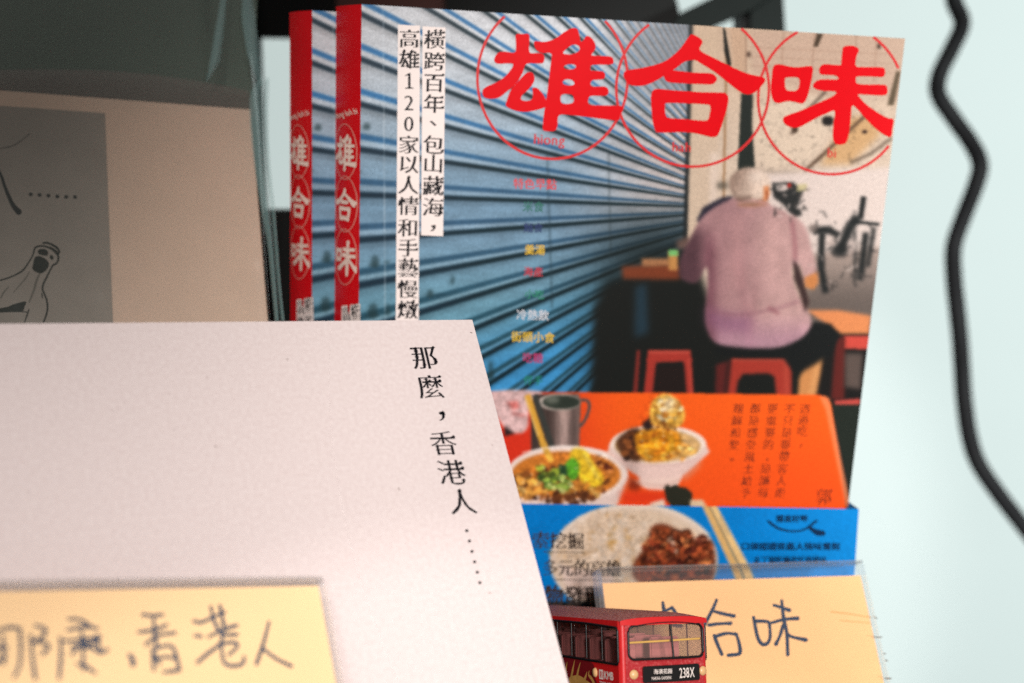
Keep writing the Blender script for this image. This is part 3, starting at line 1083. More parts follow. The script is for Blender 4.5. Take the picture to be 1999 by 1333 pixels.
cv.line([(1140, 885), (1168, 935)], 6, (252, 226, 110), 2.5, 0.7)
cv.poly([(1104, 905), (1118, 893), (1130, 905), (1128, 930), (1116, 938), (1106, 925)], (86, 156, 40), 2, 1, 3)
cv.poly([(1090, 905), (1106, 908), (1108, 928), (1094, 930)], (40, 72, 44), 2)
clutter(1090, 945, 26, 18, 26, [(166, 196, 80), (120, 160, 60), (210, 214, 130), (90, 130, 50)], 4, 8, 6)
clutter(1150, 958, 34, 14, 16, [(226, 150, 60), (206, 130, 50), (240, 186, 100)], 5, 11, 7)
clutter(1105, 972, 60, 10, 18, [(110, 60, 34), (150, 84, 40), (84, 48, 30)], 5, 10, 8)
cv.line([(1060, 865), (1076, 900)], 12, (222, 166, 66), 1.5)
# second bowl
cv.poly([(1190, 866), (1378, 868), (1366, 900), (1334, 928), (1322, 948), (1300, 956), (1266, 954), (1250, 945), (1246, 930), (1210, 905)], (238, 204, 194), 2, 1, 2)
cv.poly([(1232, 938), (1330, 930), (1318, 952), (1268, 956), (1246, 946)], (246, 214, 200), 3, 0.7)
cv.ell(1285, 868, 94, 38, (250, 228, 214), 1.6)
cv.ell(1284, 870, 84, 32, (214, 170, 112), 2)
cv.poly([(1202, 862), (1225, 840), (1250, 838), (1256, 890), (1240, 902), (1214, 888)], (78, 42, 24), 3, 0.95, 2)
clutter(1235, 872, 26, 26, 26, [(110, 58, 28), (66, 36, 24), (160, 90, 44), (52, 30, 22)], 4, 9, 9)
cv.poly([(1240, 850), (1262, 836), (1300, 836), (1326, 846), (1330, 880), (1300, 898), (1262, 900), (1246, 880)], (222, 140, 30), 3, 1, 3)
clutter(1286, 868, 38, 28, 46, [(238, 166, 36), (206, 118, 24), (250, 190, 70), (228, 146, 30), (160, 84, 22)], 4, 10, 10)
clutter(1336, 882, 24, 14, 20, [(232, 176, 90), (206, 140, 60), (246, 206, 130)], 4, 8, 11)
cv.poly([(1252, 828), (1268, 814), (1276, 834), (1262, 842)], (48, 32, 30), 2.5)
cv.poly([(1268, 800), (1276, 780), (1296, 768), (1320, 778), (1337, 804), (1332, 828), (1310, 838), (1282, 834), (1270, 822)], (232, 176, 74), 2, 1, 3)
clutter(1303, 803, 25, 28, 44, [(248, 222, 150), (232, 170, 60), (252, 240, 206), (196, 120, 40), (222, 150, 50)], 2.5, 8, 12, 1.8)
cv.ell(1306, 790, 12, 14, (252, 240, 214), 5, 0.7)
cv.line([(1276, 812), (1290, 828), (1318, 832)], 5, (170, 96, 34), 2.5, 0.6, True)
clutter(1305, 832, 24, 8, 8, [(150, 84, 30)], 3, 5, 13)
# shadows of the bowls on the table, dark seaweed at the lower edge
cv.poly([(1228, 930), (1250, 945), (1248, 960), (1226, 955)], (110, 34, 20), 4, 0.8)
cv.poly([(1210, 960), (1260, 958), (1330, 962), (1300, 984), (1216, 986)], (222, 50, 26), 5, 0.7)
cv.poly([(1296, 952), (1302, 944), (1310, 950), (1318, 945), (1328, 950), (1340, 952), (1352, 962), (1352, 992), (1312, 992), (1300, 974)], (42, 42, 32), 1.5)
cv.poly([(1270, 982), (1296, 974), (1300, 992), (1264, 992)], (236, 210, 190), 2)
cv.poly([(1348, 976), (1372, 976), (1382, 992), (1348, 992)], (226, 196, 160), 2)
fn = cv.noise(6, 5, 71, 3)
fn2 = cv.noise(14, 12, 72, 3)
for pts_ in ([(1002, 925), (1050, 888), (1110, 876), (1180, 886), (1212, 920), (1190, 960), (1110, 985), (1010, 985)], [(1202, 862), (1240, 832), (1270, 770), (1310, 766), (1338, 800), (1330, 845), (1368, 870), (1340, 898), (1250, 902)]):
    (ya, yb, xa, xb), m = cv.mask(pts_, 4)
    t_ = (fn[ya:yb, xa:xb] - 0.5) * 1.5 + (fn2[ya:yb, xa:xb] - 0.5) * 0.8
    cv.a[ya:yb, xa:xb] *= np.clip(1 + 0.42 * m * t_, 0.3, 1.4)[..., None]
r_ = random.Random(9)
for i in range(0, 46, 2):       # glints on the wet food
    if i < 26:
        x, y = r_.uniform(1020, 1195), r_.uniform(905, 978)
    else:
        x, y = r_.uniform(1250, 1328), r_.uniform(842, 892)
    cv.ell(x, y, r_.uniform(1.0, 2.6), r_.uniform(0.8, 1.6), (255, 240, 206), 0.9, 0.75)
# bowl shading
(ya, yb, xa, xb), m = cv.mask([(1210, 900), (1250, 945), (1240, 900)], 8)
cv.a[ya:yb, xa:xb] *= (1 - 0.25 * m)[..., None]
cv.line([(1196, 872), (1220, 902), (1285, 908), (1350, 900), (1376, 872)], 3, (206, 170, 160), 2.0, 0.6, True)
cv.line([(1246, 940), (1290, 948), (1326, 936)], 3, (206, 160, 146), 2.0, 0.6, True)
cv.poly([(1330, 925), (1372, 892), (1366, 912), (1336, 940)], (214, 176, 164), 5, 0.5)
cv.line([(1000, 950), (1010, 968), (1020, 985)], 4, (214, 186, 174), 2.0, 0.6, True)
cv.line([(1226, 930), (1210, 966), (1196, 992)], 8, (216, 184, 172), 4, 0.5, True)
cv.line([(1020, 884), (1100, 871), (1190, 884)], 3, (255, 244, 236), 1.5, 0.7, True)
cv.a = gblur(cv.a, 0.8)
cv.a *= (0.97 + 0.06 * cv.noise(2.2, 2.2, 77, 1))[..., None]
INK_K = 0.88
cover_lin = lin(np.clip(cv.a, 0, 255)) * INK_K
cv.a = cover_lin

# belly band picture
ob = Canvas(560, 960, 1720, 1420, (0, 126, 208))
X, Y = ob.X, ob.Y
ob.a = mixc((0, 124, 206), (10, 136, 216), sst(X, 1300, 1660))
ob.a *= (0.96 + 0.08 * ob.noise(40, 40, 51, 3))[..., None]
rice = mixc((214, 186, 158), (230, 206, 184), ob.noise(14, 10, 53, 3))
ob.ell(1236, 1092, 164, 112, (228, 204, 184), 1.8)
ob.ell(1234, 1094, 152, 102, None, 2.5, 1, 0, rice)
def oclutter(cx, cy, rx, ry, n, cols, smin, smax, seed, blur=1.5, al=0.9):
    r = random.Random(seed)
    for i in range(n):
        a, b = r.random() * 2 * math.pi, math.sqrt(r.random())
        x, y = cx + rx * b * math.cos(a), cy + ry * b * math.sin(a)
        s = r.uniform(smin, smax)
        col = np.minimum(np.array(r.choice(cols), float) * r.uniform(0.82, 1.1), 255)
        ob.ell(x, y, s, s * r.uniform(0.4, 0.8), col, blur, al, r.uniform(-1.5, 1.5))
oclutter(1180, 1080, 110, 84, 150, [(232, 214, 196), (206, 172, 138), (240, 224, 210), (196, 150, 96)], 3, 8, 21, 2, 0.55)
oclutter(1210, 1050, 30, 24, 8, [(206, 150, 70)], 4, 8, 22, 3, 0.6)
ob.poly([(1236, 1096), (1262, 1060), (1270, 1026), (1296, 1020), (1322, 1032), (1345, 1036), (1362, 1056), (1388, 1052), (1394, 1100), (1380, 1140), (1300, 1150), (1240, 1130)], (116, 54, 30), 3, 1, 3)
oclutter(1318, 1082, 66, 48, 70, [(140, 64, 34), (96, 38, 24), (176, 92, 50), (70, 28, 20), (196, 116, 66), (120, 50, 30)], 5, 13, 23)
oclutter(1312, 1064, 12, 20, 8, [(226, 206, 186)], 2, 5, 24, 2, 0.7)
oclutter(1330, 1110, 50, 30, 20, [(80, 34, 22), (60, 24, 18)], 4, 9, 25)
mn = ob.noise(7, 6, 81, 3)
(ya, yb, xa, xb), m = ob.mask([(1240, 1100), (1262, 1060), (1270, 1028), (1340, 1030), (1392, 1052), (1394, 1120), (1300, 1150), (1240, 1130)], 3)
ob.a[ya:yb, xa:xb] *= np.clip(1 + 1.0 * m * (mn[ya:yb, xa:xb] - 0.5) * 1.6, 0.3, 1.6)[..., None]
r_ = random.Random(19)
for i in range(40):
    ob.ell(r_.uniform(1250, 1388), r_.uniform(1030, 1110), r_.uniform(1.2, 3), r_.uniform(0.8, 1.8), (222, 150, 100), 1.0, 0.7)
(ya, yb, xa, xb), m = ob.mask([(1080, 1090), (1110, 1030), (1200, 990), (1290, 992), (1260, 1060), (1230, 1100), (1110, 1160)], 8)
rn = ob.noise(5, 4, 83, 2)
ob.a[ya:yb, xa:xb] *= (1 + 0.28 * m * (rn[ya:yb, xa:xb] - 0.5))[..., None]
ob.line([(1080, 1060), (1130, 1010), (1220, 986), (1310, 996), (1380, 1040)], 4, (244, 226, 210), 2, 0.7, True)
ob.poly([(1364, 975), (1378, 975), (1440, 1102), (1470, 1180), (1452, 1180), (1424, 1102)], (224, 176, 110), 1.4)
ob.poly([(1378, 975), (1392, 975), (1460, 1102), (1492, 1180), (1474, 1180), (1442, 1102)], (238, 196, 134), 1.4)
ob.line([(1378, 976), (1442, 1102), (1472, 1180)], 2, (150, 104, 56), 1)
ob.line([(1404, 1004), (1420, 1040)], 3, (40, 60, 100), 3, 0.4)
ob.poly([(560, 1168), (1720, 1176), (1720, 1420), (560, 1420)], (18, 26, 30), 1.5)
ob.poly([(1090, 1100), (1200, 1120), (1180, 1168), (1110, 1168)], (232, 204, 196), 4, 0.7)
ob.a = gblur(ob.a, 0.8)
ob.a = lin(np.clip(ob.a, 0, 255)) * INK_K
# ------------------------------------------------------------------ the food guide (two copies)
def on_line(p, q, y):
    t = (y - p[1]) / (q[1] - p[1])
    return (p[0] + t * (q[0] - p[0]), y)
TL, TR = (706, 8), (1767, 75)
BLp = on_line((706, 8), (700, 640), 1230)
BRp = on_line((1767, 75), (1656, 985), 1240)
c4 = rp.uv([TL, TR, BRp, BLp])
H_V = float(c4[3][1])
W_U = float(c4[1][0])
BASE = (0.0, H_V)
TH = 0.017
# how far the slumped page block leans to the left at the back
def solve_shear(px_target, dep, v):
    best = min(np.linspace(0, 0.03, 601), key=lambda s: abs(float(rp.px(-s, v, dep)[0]) - px_target))
    return float(best)
SHR = solve_shear(652, TH, 0.05)
LAB1 = 'red spined paperback in front, blue paper band and shutter photo cover'
red_root = empty('food_guide_book', rp.matrix(0, H_V), LAB1, 'book', 'red spined paperbacks')

def quad_pt(s, t):
    """point of the cover board: s across, t down (bilinear, board edges as they stand)"""
    a = c4[0] * (1 - s) + c4[1] * s
    b = c4[3] * (1 - s) + c4[2] * s
    return a * (1 - t) + b * t
nx = 610
tt = np.concatenate([np.linspace(0, 0.815, 640), np.linspace(0.815, 1, 14)[1:]])
ny = len(tt)
S, T = np.meshgrid(np.linspace(0, 1, nx), tt)
uv = (c4[0] * (1 - S[..., None]) + c4[1] * S[..., None]) * (1 - T[..., None]) + (c4[3] * (1 - S[..., None]) + c4[2] * S[..., None]) * T[..., None]
P3 = np.zeros((ny, nx, 3))
P3[..., 0] = uv[..., 0] - BASE[0]
P3[..., 2] = BASE[1] - uv[..., 1]
cover = sheet('front_cover', P3, nx, ny, M['ink_cover'], red_root)
gx, gy = rp.px(uv[..., 0], uv[..., 1])
set_ink(cover, cv.sample(gx, gy).reshape(-1, 3))

# spine, page block and back board: the block is slumped, its back sits further left
def loc(q, dep):
    return (q[0] - BASE[0], dep, BASE[1] - q[1])
ns = 14
V, Fc = [], []
for j in range(2):
    for i in range(ns):
        k = i / (ns - 1)
        q = c4[0] if j == 0 else c4[3]
        bul = 0.0007 * math.sin(math.pi * k)
        V.append(loc((q[0] - SHR * k - bul, q[1]), 0.0002 + TH * k))
for i in range(ns - 1):
    Fc.append((i, i + 1, ns + i + 1, ns + i))
spine = mesh_obj('spine', V, Fc, M['red'], red_root, True)
ins = 0.0006
V = []
for dep, sh in ((0.0004, SHR * 0.03), (TH - 0.0004, SHR * 0.97)):
    for q, sx, sz in ((c4[0], 1, 1), (c4[1], -1, 1), (c4[2], -1, -1), (c4[3], 1, -1)):
        V.append(loc((q[0] - sh + sx * ins * 1.5, q[1] + sz * ins), dep))
blk = mesh_obj('page_block', V, [(0, 1, 2, 3), (7, 6, 5, 4), (0, 4, 5, 1), (1, 5, 6, 2), (2, 6, 7, 3), (3, 7, 4, 0)], M['pages'], red_root)
fix_normals(blk)
V = [loc((q[0] - SHR, q[1]), TH) for q in c4] + [loc((q[0] - SHR, q[1]), TH + 0.0003) for q in c4]
bk = mesh_obj('back_cover', V, [(3, 2, 1, 0), (4, 5, 6, 7), (0, 1, 5, 4), (1, 2, 6, 5), (2, 3, 7, 6), (3, 0, 4, 7)], M['red'], red_root)
fix_normals(bk)

# --- printed title, traced character by character
def Z(pts, x0, y0, k):
    return [(x0 + p[0] / k, y0 + p[1] / k) for p in pts]
z1 = lambda p: Z(p, 900, 0, 3.92)
z2 = lambda p: Z(p, 1180, 40, 4.444)
z3 = lambda p: Z(p, 1460, 40, 4.166)
XIONG = [
    (z1([(420, 265), (470, 260), (520, 264), (522, 330), (527, 402), (600, 405), (636, 425), (632, 475), (600, 485), (500, 488), (470, 560), (420, 640), (350, 700), (290, 745), (220, 755), (172, 738), (166, 690), (200, 660), (270, 630), (330, 590), (375, 540), (396, 487), (282, 487), (255, 465), (262, 430), (290, 400), (340, 395), (412, 400), (420, 340)]), []),
    (z1([(512, 552), (545, 556), (562, 590), (555, 630), (520, 680), (470, 725), (460, 760), (500, 772), (545, 755), (548, 700), (547, 672), (590, 678), (640, 742), (655, 800), (630, 825), (560, 845), (480, 855), (400, 840), (345, 810), (350, 770), (380, 690), (430, 630), (480, 575)]), []),
    (z1([(565, 315), (640, 320), (720, 295), (790, 245), (850, 215), (890, 222), (905, 270), (915, 315), (935, 310), (955, 278), (985, 280), (1020, 320), (1028, 370), (1000, 415), (1012, 425), (1140, 432), (1165, 460), (1150, 492), (1010, 495), (990, 520), (1002, 540), (1080, 545), (1103, 575), (1085, 605), (1010, 612), (990, 640), (1010, 662), (1100, 662), (1128, 690), (1110, 730), (1000, 732), (975, 755), (985, 800), (1100, 806), (1238, 815), (1215, 880), (1200, 920), (1050, 905), (850, 880), (750, 882), (738, 960), (715, 1000), (640, 1000), (625, 970), (640, 830), (655, 740), (668, 640), (685, 500), (690, 410), (620, 405), (580, 385), (562, 350)]),
     [z1([(780, 405), (815, 365), (860, 340), (900, 350), (905, 385), (860, 412), (815, 415)]), z1([(785, 510), (815, 492), (860, 492), (880, 508), (860, 528), (805, 530)]), z1([(775, 630), (800, 607), (845, 610), (868, 635), (850, 653), (800, 650)]), z1([(765, 730), (800, 718), (850, 725), (862, 750), (855, 785), (800, 795), (765, 780)])]),
]
HE = [
    (z2([(765, 120), (830, 155), (850, 190), (825, 240), (850, 275), (960, 330), (1100, 400), (1240, 460), (1370, 490), (1395, 520), (1360, 570), (1300, 625), (1240, 640), (1180, 620), (1080, 545), (960, 450), (850, 380), (790, 345), (735, 345), (680, 365), (610, 420), (500, 490), (420, 535), (330, 565), (230, 560), (185, 520), (165, 475), (190, 435), (330, 410), (470, 375), (560, 330), (650, 250), (710, 170), (740, 130)]), []),
    (z2([(520, 440), (600, 432), (750, 450), (920, 458), (960, 480), (975, 510), (940, 550), (850, 552), (700, 545), (560, 535), (520, 500)]), []),
    (z2([(440, 595), (600, 605), (850, 622), (1020, 625), (1060, 640), (1075, 680), (1060, 770), (1020, 900), (985, 990), (950, 1010), (900, 1005), (800, 980), (700, 968), (560, 970), (460, 970), (435, 940), (415, 850), (405, 720), (405, 650)]),
     [z2([(545, 715), (700, 718), (890, 728), (918, 750), (915, 800), (895, 860), (850, 868), (700, 855), (560, 845), (530, 815), (525, 740)])]),
]
WEI = [
    (z3([(245, 355), (380, 380), (500, 370), (527, 385), (525, 430), (500, 560), (470, 650), (435, 675), (380, 662), (320, 655), (250, 672), (215, 660), (195, 620), (185, 550), (195, 450), (205, 380)]),
     [z3([(320, 462), (400, 462), (420, 490), (415, 540), (390, 570), (330, 570), (305, 550), (300, 480)])]),
    (z3([(780, 212), (850, 205), (895, 225), (900, 250), (880, 300), (878, 370), (950, 378), (1080, 380), (1112, 395), (1112, 440), (1090, 458), (1000, 455), (890, 455), (878, 480), (885, 510), (950, 520), (1100, 522), (1130, 540), (1132, 590), (1100, 608), (1000, 605), (900, 600), (905, 620), (960, 680), (1050, 745), (1130, 790), (1183, 805), (1176, 870), (1163, 943), (1120, 935), (1040, 880), (960, 800), (890, 720), (850, 690), (840, 740), (830, 850), (815, 950), (790, 1000), (740, 1008), (705, 995), (690, 940), (695, 840), (705, 735), (640, 755), (560, 790), (470, 840), (410, 868), (350, 868), (300, 840), (285, 800), (310, 775), (420, 735), (560, 675), (680, 620), (718, 590), (700, 575), (600, 570), (540, 550), (530, 520), (570, 485), (640, 478), (720, 480), (735, 465), (700, 445), (610, 440), (582, 425), (585, 380), (620, 355), (700, 360), (755, 360), (760, 330), (768, 250)]), []),
]
def inside_cover(p):
    q = rp.uv([p])[0]
    t = q[1] / H_V
    e = c4[1] * (1 - t) + c4[2] * t
    return q[1] > 0.0003 and q[0] < e[0] - 0.0003
for nm, parts in (('title_character', XIONG), ('title_character', HE), ('title_character', WEI)):
    print_mesh(nm, rp, [shape_outline(o, h, 4, 3 + i) for i, (o, h) in enumerate(parts)], M['title_red'], cover, BASE)
for i, (cx, cy, rx, ry) in enumerate(((1078.5, 153, 146.5, 157), (1352, 173, 149, 152), (1623, 193, 143, 147))):
    print_mesh('title_ring', rp, [shape_ring(cx, cy, rx, ry, 5.2, 150, i, inside_cover)], M['ring_red'], cover, BASE)
for txt, x, y, sz in (('hiong', 1042, 270, 29), ('hah', 1312, 285, 28), ('bi', 1615, 297, 27)):
    print_mesh('title_reading', rp, text_line(txt, x, y, sz, (0.006, 0.02, False), 0.05, 0.9, 4), M['ring_red'], cover, BASE)

# --- label strips
strips = [shape_poly([(777, 48), (820, 50), (817, 700), (772, 700)], 1), shape_poly([(825, 51), (870, 54), (865, 461), (822, 459)], 1)]
print_mesh('label_strip', rp, [strips[0]], M['strip'], cover, BASE)
print_mesh('label_strip', rp, [strips[1]], M['strip'], cover, BASE)
colL = [('高', 76), ('雄', 117), ('1', 158), ('2', 200), ('0', 241), ('家', 283), ('以', 321), ('人', 362), ('情', 403), ('和', 445), ('手', 484), ('藝', 524), ('慢', 565), ('燉', 605)]
colR = [('橫', 78), ('跨', 120), ('百', 162), ('年', 203), ('、', 242), ('包', 283), ('山', 320), ('藏', 364), ('海', 405), ('，', 446)]
sh = []
for ch, y in colL:
    x = 799 - (y - 76) * 0.006
    if ch == '1':
        sh.append(shape_poly([(x - 8, y - 11), (x + 1, y - 16), (x + 3, y - 16), (x + 3, y + 12), (x + 9, y + 13.5), (x + 9, y + 15), (x - 8, y + 15), (x - 8, y + 13.5), (x - 2, y + 12), (x - 2, y - 11.5), (x - 8, y - 9.5)], 3))
        continue
    sh.append(shape_char(ch, x, y + (0 if not ch.isdigit() else 0), 41 if not ch.isdigit() else 40, 39 if not ch.isdigit() else 43, BOLDMING if not ch.isdigit() else (0.02, 0.014, False), 0.03, 0, 3))
for ch, y in colR:
    x = 848 - (y - 76) * 0.009
    dx, dy = (12, -12) if ch in '、，' else (0, 0)
    sh.append(shape_char(ch, x + dx, y + dy, 42, 40, BOLDMING, 0.035, 0, 3))
print_mesh('strip_lettering', rp, sh, M['black_ink'], cover, BASE)

# --- small coloured names on the shutter
menu = [('特色早點', 1002, 358, 22, (214, 70, 74)), ('米食', 1020, 403, 22, (50, 110, 96)), ('麵食', 1022, 444, 20, (46, 60, 104)), ('羹湯', 1024, 487, 21, (226, 184, 60)), ('海產', 1022, 530, 20, (190, 56, 66)), ('小吃', 1024, 574, 20, (50, 132, 104)), ('冷熱飲', 1008, 614, 22, (206, 206, 212)), ('街頭小食', 998, 657, 22, (224, 184, 56)), ('吃糖', 1020, 698, 21, (176, 56, 104)), ('伴手', 1022, 742, 20, (36, 128, 112))]
for txt, x, y, sz, col in menu:
    m = simple('menu_ink', col, 0.4, 0.2)
    print_mesh('menu_lettering', rp, text_line(txt, x, y, sz, (-0.01, 0.02, False), 0.03, 0.95, 3, 0.02), m, cover, BASE)

# --- text on the orange table
cols = [('透過吃，', 1571, 798, 22), ('不只是要帶客人走向', 1541, 798, 23.4), ('更重要的，是讓每個', 1508, 798, 23.4), ('都是感受風土給予的', 1474, 798, 23.4), ('理解和愛。', 1441, 798, 23.4)]
sh = []
for txt, x, y, st in cols:
    for i, ch in enumerate(txt):
        yy = y + i * st
        if yy > 975:
            continue
        sh.append(shape_char(ch, x - (yy - y) * 0.115 + (6 if ch in '，。' else 0), yy, 21, 22, MING, 0.02, 0.1, 2))
sh.append(shape_char('郭', 1608, 970, 32, 34, MING, 0.02, 0.1, 2))
m = simple('brown_print_ink', (110, 40, 22), 0.4, 0.2)
print_mesh('quote_lettering', rp, sh, m, cover, BASE)

# --- blue belly band, a loose paper strip round the foot of the book
def edge_u(x, y):
    return rp.uv([(x, y)])[0]
oc = rp.uv([on_line(TL, BLp, 977.5), (1672, 989.5), (1658, 1205), on_line(TL, BLp, 1200)])
nx, ny = 480, 150
S, T = np.meshgrid(np.linspace(0, 1, nx), np.linspace(0, 1, ny))
uvo = (oc[0] * (1 - S[..., None]) + oc[1] * S[..., None]) * (1 - T[..., None]) + (oc[3] * (1 - S[..., None]) + oc[2] * S[..., None]) * T[..., None]
band_lift = 0.0009 + 0.0013 * S ** 3
P3 = np.zeros((ny, nx, 3))
P3[..., 0] = uvo[..., 0] - BASE[0]
P3[..., 1] = -band_lift
P3[..., 2] = BASE[1] - uvo[..., 1]
band_o = sheet('belly_band', P3, nx, ny, M['ink_cover'], red_root)
gx, gy = rp.px(uvo[..., 0], uvo[..., 1])
set_ink(band_o, ob.sample(gx, gy).reshape(-1, 3))
# the band's turn-in along the fore edge
V = []
for t in (0, 1):
    q = oc[1] * (1 - t) + oc[2] * t
    for dep in (-0.0022, 0.004, 0.012):
        V.append(loc((q[0] - (0.0 if dep < 0 else 0.0006 + 0.02 * dep), q[1]), dep))
mb = simple('blue_band_paper', (0, 120, 200), 0.4, 0.25, 0.03)
mesh_obj('band_flap', V, [(0, 1, 4, 3), (1, 2, 5, 4)], mb, red_root, True)
bl = 0.0014
sh = text_line('索挖掘', 1037, 1052, 35, BOLDMING, 0.02, 0.98, 2, 0.0) + text_line('多元的高雄', 1058, 1105, 34, BOLDMING, 0.02, 0.9, 2, 0.0) + text_line('物發現', 1062, 1160, 42, (-0.02, 0.03, True), 0.02, 0.9, 2, 0.0)
m = M['soft_black']
print_mesh('band_lettering', rp, sh, m, band_o, BASE, bl)
print_mesh('band_rule', rp, [shape_poly([(1060, 1073), (1140, 1074.5), (1140, 1076), (1060, 1074.5)], 2), shape_poly([(1080, 1127), (1215, 1130), (1215, 1131.5), (1080, 1128.5)], 2)], m, band_o, BASE, bl)
m2 = simple('navy_print_ink', (8, 40, 74), 0.4, 0.2)
bl2 = 0.0023
sh = [shape_stroke([(1497, 1013), (1515, 1026), (1540, 1032), (1566, 1029), (1590, 1012)], 4, 2), shape_stroke([(1575, 1024), (1590, 1034), (1602, 1036)], 11, 3, [0.5, 1, 0.9])]
sh += text_line('隱喜好呷', 1512, 1008, 15, BOLD, 0.0, 1.0, 2, 0.02)
sh += text_line('口袋認證推薦人情味餐館', 1443, 1062, 16, BOLD, 0.0, 1.1, 2, 0.0)
sh += text_line('走了就吃遍庶民高雄味', 1468, 1088, 14.5, BOLD, 0.0, 0.98, 2, 0.0)
print_mesh('band_emblem', rp, sh, m2, band_o, BASE, bl2)

# --- spine print: same three characters in cream, squeezed between thin ellipses
spl = Plane(rp.pos(c4[0][0], c4[0][1], 0.0002), -SHR * rp.r + TH * rp.n, rp.d)      # runs back from the cover's edge
def spine_local(pts):
    """spine surface: pixel to the book's local axes"""
    q = spl.uv(pts)
    return q
def spine_mesh(name, shapes, mat):
    V, Fc = [], []
    for sh_ in shapes:
        if sh_ is None:
            continue
        pts, f, layer = sh_
        q = spl.uv(pts)
        b = len(V)
        L = math.hypot(SHR, TH)
        for a, v in q:
            k = a / L
            kk = min(max(k, 0), 1)
            bul = 0.0007 * math.sin(math.pi * kk) + 0.00012 + layer * LAYER
            nu, nd = -TH / L, -SHR / L        # outward of the spine
            e = c4[0] + (c4[3] - c4[0]) * (v / H_V)
            V.append((e[0] - SHR * k + bul * nu - BASE[0], 0.0002 + TH * k + bul * nd, BASE[1] - v))
        Fc += [tuple(i + b for i in t) for t in f]
    return mesh_obj(name, V, Fc, mat, spine)
def fit(parts, cx, cy, wd, ht, layer):
    allp = np.concatenate([np.asarray(o) for o, h in parts])
    lo, hi = allp.min(0), allp.max(0)
    def tr(p):
        p = (np.asarray(p) - lo) / (hi - lo) - 0.5
        return np.stack([cx + p[:, 0] * wd, cy + p[:, 1] * ht], 1)
    return [shape_outline(tr(o), [tr(h_) for h_ in h], 3, layer + i) for i, (o, h) in enumerate(parts)]
spine_mesh('spine_lettering', fit(XIONG, 674.5, 298, 41, 72, 2), M['cream_ink'])
spine_mesh('spine_lettering', fit(HE, 674, 399, 41, 66, 2), M['cream_ink'])
spine_mesh('spine_lettering', fit(WEI, 673, 504, 40, 70, 2), M['cream_ink'])
pale = simple('pale_ring_ink', (232, 140, 128), 0.4, 0.2)
for cx, cy in ((674.5, 296), (674, 398), (672, 501)):
    spine_mesh('spine_ring', [shape_ring(cx, cy, 21, 54, 1.8, 60, 1)], pale)
spine_mesh('spine_reading', text_line('hiong hah bi', 654, 226, 17, (0.0, 0.02, False), -0.24, 0.50, 2, 0.02), M['cream_ink'])
spine_mesh('spine_strip', [shape_poly([(665, 597), (698, 592), (698, 720), (663, 726)], 1)], M['strip'])
spine_mesh('spine_strip_lettering', [shape_char('橫', 690, 609, 16, 32, MING, -0.1, 0, 3), shape_char('高', 673.5, 613, 16, 32, MING, -0.1, 0, 3)] + [shape_char(a, 690, 609 + 34 * (i + 1), 15, 31, MING, -0.1, 0, 3) for i, a in enumerate('跨百年')] + [shape_char(a, 673.5, 613 + 34 * (i + 1), 15, 31, MING, -0.1, 0, 3) for i, a in enumerate('雄家人')], M['black_ink'])

# --- the second copy stands behind and further to the left
def copy_tree(o, parent):
    n_ = o.copy()
    COL.objects.link(n_)
    n_.parent = parent
    for ch in list(o.children):
        copy_tree(ch, n_)
    return n_
depB = TH + 0.0012
sB = min(np.linspace(0, 0.05, 1001), key=lambda s: abs(float(rp.px(-s, 0.05, depB)[0]) - 606))
vB = min(np.linspace(-0.01, 0.01, 401), key=lambda v: abs(float(rp.px(-sB, v, depB)[1]) - 20))
second = copy_tree(red_root, None)
second.matrix_world = rp.matrix(-sB, H_V + vB, depB)
second['label'] = 'second copy of the red spined paperback, mostly hidden behind the front copy'

# ------------------------------------------------------------------ grey book in front
gp = plane_at(922, 624, 0.315, -0.0087, 0.265, 0.50)
GW, GH, GT = 0.150, 0.205, 0.013
grey = empty('grey_title_book', gp.matrix(-GW, GH), 'light grey uncoated book with black vertical title, leaning back in front', 'book')
gb = (-GW, GH)
def gbox(name, u0, u1, v0, v1, d0, d1, mat, parent, bev=0):
    m_ = MB()
    m_.box((u0 - gb[0], d0, gb[1] - v1), (u1 - gb[0], d1, gb[1] - v0))
    return m_.build(name, mat, parent, bevel=bev)
gcover = gbox('front_cover', -GW, 0, 0, GH, 0, 0.0005, M['grey_paper'], grey)
gbox('page_block', -GW + 0.001, -0.0005, 0.0006, GH - 0.0006, 0.0006, GT - 0.0006, M['pages'], grey)
gbox('back_cover', -GW, 0, 0, GH, GT - 0.0005, GT, M['grey_paper'], grey)
gbox('spine', -GW - 0.0003, -GW + 0.0006, 0, GH, 0.0006, GT - 0.0006, M['grey_paper'], grey)
title = [('那', 828, 699, 52, 50), ('麼', 841, 756, 53, 50), ('，', 874, 795, 58, 58), ('香', 866, 866, 53, 52), ('港', 881, 923, 55, 53), ('人', 902, 981, 54, 54)]
sh = []
for ch, x, y, sx, sy in title:
    sh.append(shape_char(ch, x, y, sx, sy, (0.016, 0.017, True), -0.03, -0.20, 2))
for i in range(6):
    sh.append(shape_disc(911 + i * 5.1, 1036 + i * 20.3, 3.1, 3.0, 16, 2))
print_mesh('title_lettering', gp, sh, M['black_ink'], gcover, gb)
# a few stray fibres on the paper
for x, y, l, a in ((778, 952, 5, 1.3), (954, 1157, 4, 0.2), (918, 649, 4, 0.3), (420, 870, 4, 0.9), (560, 700, 3, 1.2)):
    print_mesh('paper_fibre', gp, [shape_stroke([(x, y), (x + l * math.cos(a), y + l * math.sin(a))], 1.3, 1)], M['tick'], gcover, gb)

